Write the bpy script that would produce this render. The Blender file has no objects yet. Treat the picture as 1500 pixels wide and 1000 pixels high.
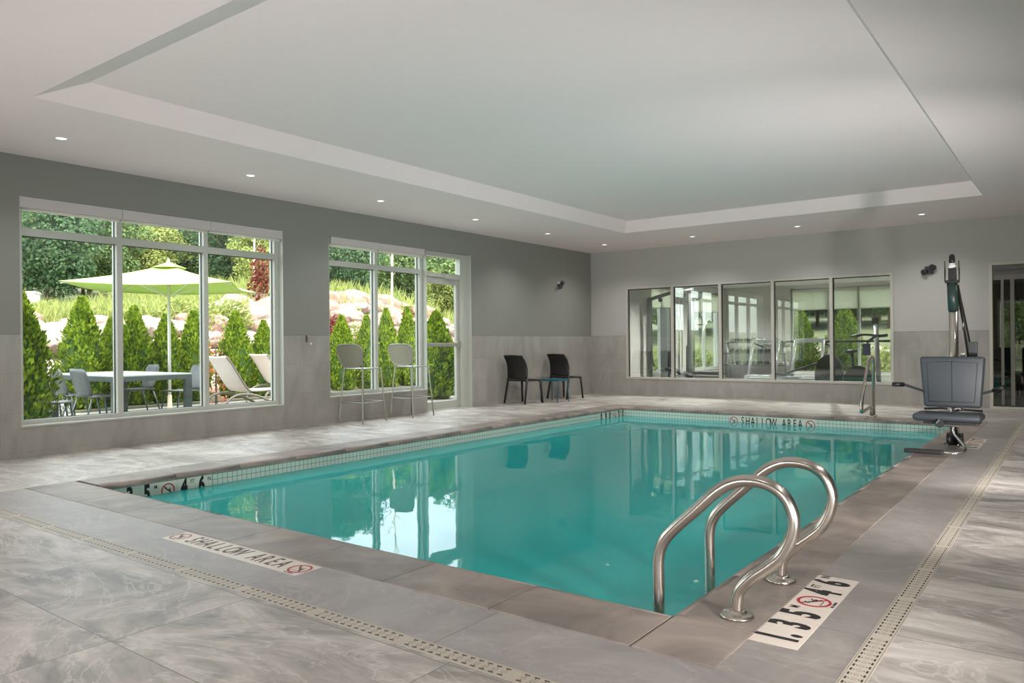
import bpy, bmesh, math, random
from mathutils import Vector, Matrix, noise as mnoise
R = math.radians
PI = math.pi
scene = bpy.context.scene
col = scene.collection
random.seed(7)

# ------------------------------------------------------------------ camera
cam_d = bpy.data.cameras.new('camera')
cam = bpy.data.objects.new('camera', cam_d)
col.objects.link(cam)
cam_d.sensor_width = 36.0
cam_d.lens = 1109.8 / 1500 * 36.0
cam_d.shift_y = 2.78 / 1500
cam_d.clip_end = 600
_y, _r = R(-36.884), R(-0.521)
F = Vector((math.sin(_y), math.cos(_y), -0.00024)).normalized()
Rt = Vector((math.cos(_y), -math.sin(_y), 0))
U = Rt.cross(F)
R2 = Rt * math.cos(_r) + U * math.sin(_r)
U2 = R2.cross(F)
m = Matrix((R2, U2, -F)).transposed().to_4x4()
m.translation = Vector((0, 0, 1.15))
cam.matrix_world = m
scene.camera = cam

# ------------------------------------------------------------------ world, sun, exposure
world = bpy.data.worlds.new('sky')
scene.world = world
world.use_nodes = True
wn = world.node_tree.nodes
wl = world.node_tree.links
wn.clear()
w_out = wn.new('ShaderNodeOutputWorld')
w_bg = wn.new('ShaderNodeBackground')
w_sky = wn.new('ShaderNodeTexSky')
w_sky.sky_type = 'NISHITA'
w_sky.sun_disc = False
w_sky.sun_elevation = R(48)
w_sky.sun_rotation = R(100)
w_sky.air_density = 1.0
w_sky.dust_density = 2.5
w_no = wn.new('ShaderNodeTexNoise')
w_no.inputs['Scale'].default_value = 2.2
w_no.inputs['Detail'].default_value = 5
w_rp = wn.new('ShaderNodeValToRGB')
w_rp.color_ramp.elements[0].position = 0.32
w_rp.color_ramp.elements[1].position = 0.6
w_mx = wn.new('ShaderNodeMixRGB')
w_mx.inputs['Color2'].default_value = (7.4, 7.6, 7.8, 1)
w_tc = wn.new('ShaderNodeTexCoord')
wl.new(w_tc.outputs['Generated'], w_no.inputs['Vector'])
wl.new(w_no.outputs['Fac'], w_rp.inputs['Fac'])
wl.new(w_rp.outputs['Color'], w_mx.inputs['Fac'])
wl.new(w_sky.outputs['Color'], w_mx.inputs['Color1'])
wl.new(w_mx.outputs['Color'], w_bg.inputs['Color'])
w_bg.inputs['Strength'].default_value = 0.85
wl.new(w_bg.outputs['Background'], w_out.inputs['Surface'])

sun_d = bpy.data.lights.new('sun', 'SUN')
sun_d.energy = 4.0
sun_d.angle = R(1.5)
sun_d.color = (1.0, 0.95, 0.86)
sun = bpy.data.objects.new('sun', sun_d)
col.objects.link(sun)
sun.rotation_euler = Vector((0.62, -0.38, 0.95)).to_track_quat('Z', 'Y').to_euler()
sun.location = (20, -12, 30)

LAMP_W = 84.0          # watts of every recessed downlight over the pool
scene.view_settings.view_transform = 'Standard'
scene.view_settings.look = 'None'
scene.view_settings.gamma = 1.0
scene.view_settings.exposure = 0.0
scene.view_settings.use_curve_mapping = False
cy = scene.cycles
cy.use_denoising = True
cy.max_bounces = 10
cy.diffuse_bounces = 4
cy.glossy_bounces = 4
cy.transparent_max_bounces = 16
cy.caustics_reflective = False
cy.caustics_refractive = False
cy.sample_clamp_indirect = 6.0

# ------------------------------------------------------------------ materials
MATS = {}
def nmat(name):
    mt = bpy.data.materials.new(name)
    mt.use_nodes = True
    nt = mt.node_tree
    return mt, nt, nt.nodes['Principled BSDF']

def N(nt, t, **kw):
    n = nt.nodes.new(t)
    for k, v in kw.items():
        if k in ('operation', 'blend_type', 'data_type', 'interpolation', 'feature', 'noise_dimensions', 'wave_type', 'bands_direction', 'distance'):
            setattr(n, k, v)
        else:
            n.inputs[k].default_value = v
    return n

def math_n(nt, op, a, b=None, c=None):
    n = nt.nodes.new('ShaderNodeMath'); n.operation = op
    for i, v in enumerate((a, b, c)):
        if v is None: continue
        if isinstance(v, (int, float)): n.inputs[i].default_value = v
        else: nt.links.new(v, n.inputs[i])
    return n.outputs[0]

def rgb(c):  # sRGB 0-255 -> linear
    o = []
    for v in c:
        v /= 255.0
        o.append(v / 12.92 if v <= 0.04045 else ((v + 0.055) / 1.055) ** 2.4)
    return (*o, 1)

def plain(name, c, rough=0.5, metal=0.0, var=0.0, scale=8.0, bump=0.0, bscale=60.0, spec=0.5):
    if name in MATS: return MATS[name]
    mt, nt, p = nmat(name)
    p.inputs['Roughness'].default_value = rough
    p.inputs['Metallic'].default_value = metal
    p.inputs['Specular IOR Level'].default_value = spec
    base = rgb(c)
    tc = nt.nodes.new('ShaderNodeTexCoord')
    no = N(nt, 'ShaderNodeTexNoise', Scale=scale, Detail=4.0)
    nt.links.new(tc.outputs['Object'], no.inputs['Vector'])
    mx = nt.nodes.new('ShaderNodeMixRGB')
    v = max(var, 0.02)
    mx.inputs['Color1'].default_value = tuple(max(0, x * (1 - v)) for x in base[:3]) + (1,)
    mx.inputs['Color2'].default_value = tuple(min(1, x * (1 + v)) for x in base[:3]) + (1,)
    nt.links.new(no.outputs['Fac'], mx.inputs['Fac'])
    nt.links.new(mx.outputs['Color'], p.inputs['Base Color'])
    if bump > 0:
        n2 = N(nt, 'ShaderNodeTexNoise', Scale=bscale, Detail=3.0)
        nt.links.new(tc.outputs['Object'], n2.inputs['Vector'])
        bp = N(nt, 'ShaderNodeBump', Strength=bump, Distance=0.01)
        nt.links.new(n2.outputs['Fac'], bp.inputs['Height'])
        nt.links.new(bp.outputs['Normal'], p.inputs['Normal'])
    MATS[name] = mt
    return mt

def ramp(nt, fac, stops):
    r = nt.nodes.new('ShaderNodeValToRGB')
    el = r.color_ramp.elements
    while len(el) > 1: el.remove(el[-1])
    el[0].position = stops[0][0]; el[0].color = stops[0][1]
    for p_, c_ in stops[1:]:
        e = el.new(p_); e.color = c_
    nt.links.new(fac, r.inputs['Fac'])
    return r.outputs['Color']

def stone_floor(name, cols, sx, sy, ox, oy, joint=0.0022, rough=0.34, jointcol=(110, 106, 100), streak=(0.55, 3.2), contrast=1.0):
    """veined porcelain stone in world coordinates, tiles sx by sy"""
    mt, nt, p = nmat(name)
    L = nt.links
    g = nt.nodes.new('ShaderNodeNewGeometry')
    sep = nt.nodes.new('ShaderNodeSeparateXYZ'); L.new(g.outputs['Position'], sep.inputs[0])
    u = math_n(nt, 'DIVIDE', math_n(nt, 'SUBTRACT', sep.outputs[0], ox), sx)
    v = math_n(nt, 'DIVIDE', math_n(nt, 'SUBTRACT', sep.outputs[1], oy), sy)
    fu, fv = math_n(nt, 'FLOOR', u), math_n(nt, 'FLOOR', v)
    cmb = nt.nodes.new('ShaderNodeCombineXYZ'); L.new(fu, cmb.inputs[0]); L.new(fv, cmb.inputs[1])
    wn_ = nt.nodes.new('ShaderNodeTexWhiteNoise'); L.new(cmb.outputs[0], wn_.inputs['Vector'])
    off = nt.nodes.new('ShaderNodeVectorMath'); off.operation = 'SCALE'; off.inputs['Scale'].default_value = 30
    L.new(wn_.outputs['Color'], off.inputs[0])
    scl = nt.nodes.new('ShaderNodeVectorMath'); scl.operation = 'MULTIPLY'; scl.inputs[1].default_value = (streak[0], streak[1], 1)
    L.new(g.outputs['Position'], scl.inputs[0])
    add = nt.nodes.new('ShaderNodeVectorMath'); add.operation = 'ADD'
    L.new(scl.outputs[0], add.inputs[0]); L.new(off.outputs[0], add.inputs[1])
    n1 = N(nt, 'ShaderNodeTexNoise', Scale=1.3, Detail=9.0, Roughness=0.66, Distortion=1.6)
    L.new(add.outputs[0], n1.inputs['Vector'])
    n2 = N(nt, 'ShaderNodeTexNoise', Scale=0.9, Detail=5.0, Roughness=0.6, Distortion=2.2)
    L.new(add.outputs[0], n2.inputs['Vector'])
    base = ramp(nt, n1.outputs['Fac'], [(0.32, rgb(cols[0])), (0.45, rgb(cols[1])), (0.56, rgb(cols[2])), (0.68, rgb(cols[3]))])
    # thin pale veins
    vd = math_n(nt, 'ABSOLUTE', math_n(nt, 'SUBTRACT', n2.outputs['Fac'], 0.5))
    vein = math_n(nt, 'MULTIPLY', math_n(nt, 'SUBTRACT', 1.0, math_n(nt, 'MINIMUM', math_n(nt, 'MULTIPLY', vd, 50.0), 1.0)), 0.38 * contrast)
    mv = nt.nodes.new('ShaderNodeMixRGB'); L.new(vein, mv.inputs['Fac']); L.new(base, mv.inputs['Color1'])
    mv.inputs['Color2'].default_value = rgb(cols[4])
    # per tile tone
    tone = math_n(nt, 'ADD', 0.93, math_n(nt, 'MULTIPLY', wn_.outputs['Value'], 0.14))
    hs = nt.nodes.new('ShaderNodeHueSaturation'); L.new(mv.outputs[0], hs.inputs['Color']); L.new(tone, hs.inputs['Value'])
    # joints
    du = math_n(nt, 'MULTIPLY', math_n(nt, 'PINGPONG', u, 0.5), sx)
    dv = math_n(nt, 'MULTIPLY', math_n(nt, 'PINGPONG', v, 0.5), sy)
    jj = math_n(nt, 'LESS_THAN', math_n(nt, 'MINIMUM', du, dv), joint)
    mj = nt.nodes.new('ShaderNodeMixRGB'); L.new(jj, mj.inputs['Fac']); L.new(hs.outputs[0], mj.inputs['Color1'])
    mj.inputs['Color2'].default_value = rgb(jointcol)
    L.new(mj.outputs[0], p.inputs['Base Color'])
    rr = math_n(nt, 'ADD', rough, math_n(nt, 'MULTIPLY', n1.outputs['Fac'], 0.2))
    L.new(rr, p.inputs['Roughness'])
    p.inputs['Specular IOR Level'].default_value = 0.75
    bp = N(nt, 'ShaderNodeBump', Strength=0.18, Distance=0.004); L.new(n1.outputs['Fac'], bp.inputs['Height'])
    L.new(bp.outputs['Normal'], p.inputs['Normal'])
    return mt

M_floor = stone_floor('deck_stone', [(120, 113, 108), (150, 145, 137), (180, 174, 165), (202, 196, 186), (226, 220, 210)], 1.21, 0.61, -3.04, 1.42, streak=(0.95, 1.9), contrast=0.9)
M_strip = stone_floor('deck_stone_border', [(138, 131, 128), (150, 144, 140), (158, 153, 148), (168, 163, 157), (196, 190, 182)], 1.21, 20.0, -2.0, -5.0, streak=(1.2, 1.6), contrast=0.6)
M_strip_r = stone_floor('deck_stone_border_side', [(130, 123, 118), (142, 136, 130), (150, 145, 138), (160, 155, 147), (190, 184, 176)], 20.0, 1.21, -15.0, 0.75, streak=(1.2, 1.6), contrast=0.6)
M_coping = plain('coping_stone', (136, 125, 116), rough=0.42, var=0.26, scale=2.6, bump=0.15, bscale=14)
def coping_mat():
    mt, nt, p = nmat('coping_stone'); L = nt.links
    g = nt.nodes.new('ShaderNodeNewGeometry')
    n1 = N(nt, 'ShaderNodeTexNoise', Scale=2.2, Detail=6.0, Roughness=0.6, Distortion=0.7); L.new(g.outputs['Position'], n1.inputs['Vector'])
    c_ = ramp(nt, n1.outputs['Fac'], [(0.33, rgb((112, 104, 98))), (0.5, rgb((138, 127, 118))), (0.66, rgb((160, 147, 136)))])
    hs = nt.nodes.new('ShaderNodeHueSaturation'); L.new(c_, hs.inputs['Color'])
    L.new(math_n(nt, 'ADD', 0.93, math_n(nt, 'MULTIPLY', g.outputs['Random Per Island'], 0.14)), hs.inputs['Value'])
    L.new(hs.outputs[0], p.inputs['Base Color']); p.inputs['Roughness'].default_value = 0.42
    n2 = N(nt, 'ShaderNodeTexNoise', Scale=22.0, Detail=3.0); L.new(g.outputs['Position'], n2.inputs['Vector'])
    bp = N(nt, 'ShaderNodeBump', Strength=0.12, Distance=0.004); L.new(n2.outputs['Fac'], bp.inputs['Height']); L.new(bp.outputs[0], p.inputs['Normal'])
    return mt
M_coping = coping_mat()
M_grout = plain('coping_grout', (92, 84, 76), rough=0.9, var=0.1)

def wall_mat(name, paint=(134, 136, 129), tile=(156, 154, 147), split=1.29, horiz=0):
    mt, nt, p = nmat(name)
    L = nt.links
    g = nt.nodes.new('ShaderNodeNewGeometry')
    sep = nt.nodes.new('ShaderNodeSeparateXYZ'); L.new(g.outputs['Position'], sep.inputs[0])
    hco = sep.outputs[1] if horiz == 0 else sep.outputs[0]
    low = math_n(nt, 'LESS_THAN', sep.outputs[2], split)
    u = math_n(nt, 'DIVIDE', hco, 0.61); v = math_n(nt, 'DIVIDE', math_n(nt, 'SUBTRACT', sep.outputs[2], split), 0.41)
    cmb = nt.nodes.new('ShaderNodeCombineXYZ'); L.new(math_n(nt, 'FLOOR', u), cmb.inputs[0]); L.new(math_n(nt, 'FLOOR', v), cmb.inputs[1])
    wn_ = nt.nodes.new('ShaderNodeTexWhiteNoise'); L.new(cmb.outputs[0], wn_.inputs['Vector'])
    n1 = N(nt, 'ShaderNodeTexNoise', Scale=2.4, Detail=6.0, Roughness=0.6, Distortion=0.8)
    sc = nt.nodes.new('ShaderNodeVectorMath'); sc.operation = 'MULTIPLY'; sc.inputs[1].default_value = (1.6, 1.6, 0.6); L.new(g.outputs['Position'], sc.inputs[0])
    L.new(sc.outputs[0], n1.inputs['Vector'])
    t = rgb(tile)
    tb = ramp(nt, n1.outputs['Fac'], [(0.3, tuple(x * 0.84 for x in t[:3]) + (1,)), (0.7, tuple(min(1, x * 1.12) for x in t[:3]) + (1,))])
    hs = nt.nodes.new('ShaderNodeHueSaturation'); L.new(tb, hs.inputs['Color'])
    L.new(math_n(nt, 'ADD', 0.95, math_n(nt, 'MULTIPLY', wn_.outputs['Value'], 0.1)), hs.inputs['Value'])
    du = math_n(nt, 'MULTIPLY', math_n(nt, 'PINGPONG', u, 0.5), 0.61); dv = math_n(nt, 'MULTIPLY', math_n(nt, 'PINGPONG', v, 0.5), 0.41)
    jj = math_n(nt, 'MULTIPLY', math_n(nt, 'LESS_THAN', math_n(nt, 'MINIMUM', du, dv), 0.0018), 0.35)
    mj = nt.nodes.new('ShaderNodeMixRGB'); L.new(jj, mj.inputs['Fac']); L.new(hs.outputs[0], mj.inputs['Color1']); mj.inputs['Color2'].default_value = rgb((110, 108, 102))
    mp = nt.nodes.new('ShaderNodeMixRGB'); L.new(low, mp.inputs['Fac']); mp.inputs['Color1'].default_value = rgb(paint); L.new(mj.outputs[0], mp.inputs['Color2'])
    ln = math_n(nt, 'MULTIPLY', math_n(nt, 'LESS_THAN', math_n(nt, 'ABSOLUTE', math_n(nt, 'SUBTRACT', sep.outputs[2], split)), 0.005), 0.6)
    ml = nt.nodes.new('ShaderNodeMixRGB'); L.new(ln, ml.inputs['Fac']); L.new(mp.outputs[0], ml.inputs['Color1']); ml.inputs['Color2'].default_value = rgb((112, 112, 106))
    L.new(ml.outputs[0], p.inputs['Base Color'])
    L.new(math_n(nt, 'SUBTRACT', 0.75, math_n(nt, 'MULTIPLY', low, 0.3)), p.inputs['Roughness'])
    return mt
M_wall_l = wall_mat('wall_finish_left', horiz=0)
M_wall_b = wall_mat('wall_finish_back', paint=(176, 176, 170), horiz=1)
M_ceil = plain('ceiling_paint', (236, 224, 222), rough=0.9, var=0.01)
M_white = plain('white_trim', (226, 226, 220), rough=0.4, var=0.01)
M_frame = plain('window_metal', (184, 188, 178), rough=0.4, var=0.02)
M_cas = plain('shade_cassette_white', (196, 192, 190), rough=0.5)

def glass_mat(name, refl=0.05, tint=(0.95, 0.97, 0.95)):
    mt = bpy.data.materials.new(name); mt.use_nodes = True
    nt = mt.node_tree; nt.nodes.clear(); L = nt.links
    out = nt.nodes.new('ShaderNodeOutputMaterial')
    tr = nt.nodes.new('ShaderNodeBsdfTransparent'); tr.inputs[0].default_value = (*tint, 1)
    gl = nt.nodes.new('ShaderNodeBsdfGlossy'); gl.inputs['Roughness'].default_value = 0.01
    gl.inputs['Color'].default_value = (0.95, 1, 0.97, 1)
    g = nt.nodes.new('ShaderNodeNewGeometry')
    dt = nt.nodes.new('ShaderNodeVectorMath'); dt.operation = 'DOT_PRODUCT'
    L.new(g.outputs['Normal'], dt.inputs[0]); L.new(g.outputs['Incoming'], dt.inputs[1])
    om = math_n(nt, 'SUBTRACT', 1.0, math_n(nt, 'ABSOLUTE', dt.outputs['Value']))
    f = math_n(nt, 'ADD', math_n(nt, 'MULTIPLY', math_n(nt, 'POWER', om, 5.0), 0.9), 0.04 + refl)
    mx = nt.nodes.new('ShaderNodeMixShader')
    L.new(f, mx.inputs[0]); L.new(tr.outputs[0], mx.inputs[1]); L.new(gl.outputs[0], mx.inputs[2]); L.new(mx.outputs[0], out.inputs[0])
    return mt
M_glass = glass_mat('window_glass', 0.0)
M_glass_in = glass_mat('interior_glass', 0.09, (0.9, 0.94, 0.91))
M_glass_dark = glass_mat('tinted_door_glass', 0.05, (0.6, 0.6, 0.57))

def water_mat():
    mt = bpy.data.materials.new('pool_water'); mt.use_nodes = True
    nt = mt.node_tree; nt.nodes.clear(); L = nt.links
    out = nt.nodes.new('ShaderNodeOutputMaterial')
    g = nt.nodes.new('ShaderNodeNewGeometry')
    n1 = N(nt, 'ShaderNodeTexNoise', Scale=1.6, Detail=2.0, Roughness=0.45); L.new(g.outputs['Position'], n1.inputs['Vector'])
    n2 = N(nt, 'ShaderNodeTexNoise', Scale=9.0, Detail=1.0); L.new(g.outputs['Position'], n2.inputs['Vector'])
    hh = math_n(nt, 'ADD', n1.outputs['Fac'], math_n(nt, 'MULTIPLY', n2.outputs['Fac'], 0.05))
    bp = N(nt, 'ShaderNodeBump', Strength=0.35, Distance=0.008); L.new(hh, bp.inputs['Height'])
    df = nt.nodes.new('ShaderNodeBsdfDiffuse'); df.inputs[0].default_value = WATER_COL
    tr = nt.nodes.new('ShaderNodeBsdfTransparent'); tr.inputs[0].default_value = (0.45, 0.85, 0.78, 1)
    m1 = nt.nodes.new('ShaderNodeMixShader'); m1.inputs[0].default_value = 0.22; L.new(df.outputs[0], m1.inputs[1]); L.new(tr.outputs[0], m1.inputs[2])
    gl = nt.nodes.new('ShaderNodeBsdfGlossy'); gl.inputs['Roughness'].default_value = 0.015; L.new(bp.outputs[0], gl.inputs['Normal'])
    fr = nt.nodes.new('ShaderNodeFresnel'); fr.inputs['IOR'].default_value = 1.36; L.new(bp.outputs[0], fr.inputs['Normal'])
    m2 = nt.nodes.new('ShaderNodeMixShader'); L.new(fr.outputs[0], m2.inputs[0]); L.new(m1.outputs[0], m2.inputs[1]); L.new(gl.outputs[0], m2.inputs[2])
    L.new(m2.outputs[0], out.inputs[0])
    return mt
WATER_COL = (0.042, 0.62, 0.60, 1)
M_water = water_mat()

def mosaic_mat():
    mt, nt, p = nmat('pool_mosaic'); L = nt.links
    g = nt.nodes.new('ShaderNodeNewGeometry'); sep = nt.nodes.new('ShaderNodeSeparateXYZ'); L.new(g.outputs['Position'], sep.inputs[0])
    d = []
    for i, o in ((0, 0.012), (1, 0.012), (2, 0.0)):
        d.append(math_n(nt, 'MULTIPLY', math_n(nt, 'PINGPONG', math_n(nt, 'DIVIDE', math_n(nt, 'ADD', sep.outputs[i], o), 0.052), 0.5), 0.052))
    # on each wall one axis is constant, so test that axis against the normal
    sn = nt.nodes.new('ShaderNodeSeparateXYZ'); L.new(g.outputs['Normal'], sn.inputs[0])
    ds = []
    for i in range(3):
        ds.append(math_n(nt, 'ADD', d[i], math_n(nt, 'ABSOLUTE', sn.outputs[i])))
    j = math_n(nt, 'LESS_THAN', math_n(nt, 'MINIMUM', math_n(nt, 'MINIMUM', ds[0], ds[1]), ds[2]), 0.0022)
    mx = nt.nodes.new('ShaderNodeMixRGB'); L.new(j, mx.inputs[0]); mx.inputs[1].default_value = rgb((196, 216, 203)); mx.inputs[2].default_value = rgb((96, 112, 104))
    low = math_n(nt, 'LESS_THAN', sep.outputs[2], -0.26)
    mm = nt.nodes.new('ShaderNodeMixRGB'); L.new(low, mm.inputs[0]); L.new(mx.outputs[0], mm.inputs[1]); mm.inputs[2].default_value = rgb((140, 206, 198))
    L.new(mm.outputs[0], p.inputs['Base Color']); p.inputs['Roughness'].default_value = 0.25
    return mt
M_mosaic = mosaic_mat()
M_plaque = plain('marker_tile_cream', (222, 212, 198), rough=0.4, var=0.03)
M_plaque_w = plain('marker_tile_white', (206, 212, 198), rough=0.3, var=0.02)
M_ink = plain('marker_black', (22, 20, 18), rough=0.5)
M_ink_soft = plain('marker_worn_brown', (98, 88, 78), rough=0.6)
M_red = plain('marker_red', (176, 40, 48), rough=0.5)
M_red_soft = plain('marker_red_worn', (190, 128, 122), rough=0.6)
M_joint = plain('marker_joint', (168, 160, 150), rough=0.8)
M_steel = plain('brushed_steel', (196, 190, 180), rough=0.24, metal=1.0, var=0.03, scale=40)
M_chrome = plain('chrome', (220, 220, 218), rough=0.1, metal=1.0)
M_black = plain('black_plastic', (20, 20, 19), rough=0.45)
M_blackm = plain('black_metal', (26, 26, 24), rough=0.35, metal=0.3)
M_dark = plain('charcoal_plastic', (52, 54, 56), rough=0.5)
M_teal = plain('teal_metal', (24, 92, 104), rough=0.4)
M_vinyl = plain('slate_vinyl', (60, 66, 70), rough=0.45, var=0.04, scale=5, bump=0.05)
M_vinyl_d = plain('slate_vinyl_seam', (44, 49, 53), rough=0.55)
M_stool = plain('stool_sage_metal', (158, 160, 146), rough=0.35, metal=0.25, var=0.03)
M_stool_p = plain('stool_mesh_panel', (150, 152, 134), rough=0.5, metal=0.0, var=0.05, scale=60)
M_drain = plain('drain_beige', (186, 178, 162), rough=0.45, var=0.03)
M_slot = plain('drain_slot', (58, 54, 44), rough=0.9)
M_pchair = plain('patio_grey', (76, 82, 84), rough=0.4, var=0.03)
M_ptable = plain('patio_table_top', (168, 178, 178), rough=0.3, var=0.02)
M_pframe = plain('patio_dark_metal', (84, 92, 92), rough=0.4, metal=0.3)
M_sling = plain('lounger_sling', (244, 232, 224), rough=0.8, var=0.03, scale=60)
M_wicker = plain('lounger_frame_taupe', (128, 120, 112), rough=0.6, var=0.2, scale=40)
M_rock = plain('boulder_rock', (160, 146, 136), rough=0.9, var=0.22, scale=1.6, bump=0.5, bscale=5)
M_rock2 = plain('boulder_rock_pink', (156, 128, 116), rough=0.9, var=0.2, scale=1.6, bump=0.5, bscale=5)
M_bark = plain('bark', (104, 88, 72), rough=0.95, var=0.2, scale=10)
M_patio = plain('patio_concrete', (150, 146, 138), rough=0.85, var=0.08, scale=2)
M_carpet = plain('lobby_carpet', (72, 56, 46), rough=1.0, var=0.25, scale=3)
M_gymfloor = plain('gym_rubber_floor', (92, 92, 90), rough=0.7, var=0.1, scale=30)
M_gymwall = plain('gym_wall_paint', (206, 202, 196), rough=0.85, var=0.01)
M_lobby = plain('lobby_wall_dark', (70, 62, 54), rough=0.8, var=0.04)
M_gymgrey = plain('gym_silver_paint', (176, 180, 180), rough=0.35, metal=0.3)
M_gymglass = plain('gym_smoked_panel', (96, 100, 98), rough=0.15)

def leaf_mat(name, c1, c2, trans=0.3):
    mt, nt, p = nmat(name); L = nt.links
    g = nt.nodes.new('ShaderNodeTexCoord')
    n1 = N(nt, 'ShaderNodeTexNoise', Scale=5.0, Detail=3.0); L.new(g.outputs['Object'], n1.inputs['Vector'])
    gi = nt.nodes.new('ShaderNodeNewGeometry')
    f = math_n(nt, 'ADD', math_n(nt, 'MULTIPLY', n1.outputs['Fac'], 0.5), math_n(nt, 'MULTIPLY', gi.outputs['Random Per Island'], 0.5))
    c = ramp(nt, f, [(0.2, rgb(c1)), (0.75, rgb(c2))])
    L.new(c, p.inputs['Base Color']); p.inputs['Roughness'].default_value = 0.85
    p.inputs['Specular IOR Level'].default_value = 0.25
    tl = nt.nodes.new('ShaderNodeBsdfTranslucent'); L.new(c, tl.inputs[0])
    mx = nt.nodes.new('ShaderNodeMixShader'); mx.inputs[0].default_value = trans
    out = nt.nodes['Material Output']
    L.new(p.outputs[0], mx.inputs[1]); L.new(tl.outputs[0], mx.inputs[2]); L.new(mx.outputs[0], out.inputs[0])
    return mt
M_arb = leaf_mat('arborvitae_green', (50, 84, 20), (154, 176, 54))
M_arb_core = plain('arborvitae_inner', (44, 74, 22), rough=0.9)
M_tree = [leaf_mat('tree_green_mid', (78, 104, 60), (128, 150, 92)),
          leaf_mat('tree_green_deep', (58, 86, 58), (96, 122, 84)),
          leaf_mat('tree_green_yellow', (120, 136, 66), (172, 178, 104)),
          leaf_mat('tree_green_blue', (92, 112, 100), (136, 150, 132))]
M_redleaf = leaf_mat('red_leaf', (92, 44, 40), (132, 70, 56))
M_grass = leaf_mat('tall_grass', (112, 130, 66), (168, 172, 104))
M_ground = plain('meadow_soil', (104, 108, 80), rough=1.0, var=0.25, scale=0.4)
M_bed = plain('mulch_bed', (96, 90, 70), rough=1.0, var=0.3, scale=6)

# umbrella canvas lets light through
def canvas_mat():
    mt, nt, p = nmat('lime_canvas'); L = nt.links
    p.inputs['Base Color'].default_value = rgb((220, 228, 150)); p.inputs['Roughness'].default_value = 0.9
    tl = nt.nodes.new('ShaderNodeBsdfTranslucent'); tl.inputs[0].default_value = rgb((140, 178, 8))
    mx = nt.nodes.new('ShaderNodeMixShader'); mx.inputs[0].default_value = 0.4
    L.new(p.outputs[0], mx.inputs[1]); L.new(tl.outputs[0], mx.inputs[2]); L.new(mx.outputs[0], nt.nodes['Material Output'].inputs[0])
    return mt
M_canvas = canvas_mat()

def emit_mat(name, c, s):
    mt, nt, p = nmat(name)
    p.inputs['Emission Color'].default_value = rgb(c); p.inputs['Emission Strength'].default_value = s
    p.inputs['Base Color'].default_value = rgb(c)
    return mt
def shade_mat():
    mt, nt, p = nmat('shade_fabric'); L = nt.links
    p.inputs['Base Color'].default_value = rgb((232, 232, 222)); p.inputs['Roughness'].default_value = 0.9
    tl = nt.nodes.new('ShaderNodeBsdfTranslucent'); tl.inputs[0].default_value = rgb((240, 240, 226))
    mx = nt.nodes.new('ShaderNodeMixShader'); mx.inputs[0].default_value = 0.62
    L.new(p.outputs[0], mx.inputs[1]); L.new(tl.outputs[0], mx.inputs[2]); L.new(mx.outputs[0], nt.nodes['Material Output'].inputs[0])
    return mt
M_shade = shade_mat()
M_lens = emit_mat('lamp_lens', (255, 250, 240), 1.7)

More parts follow.
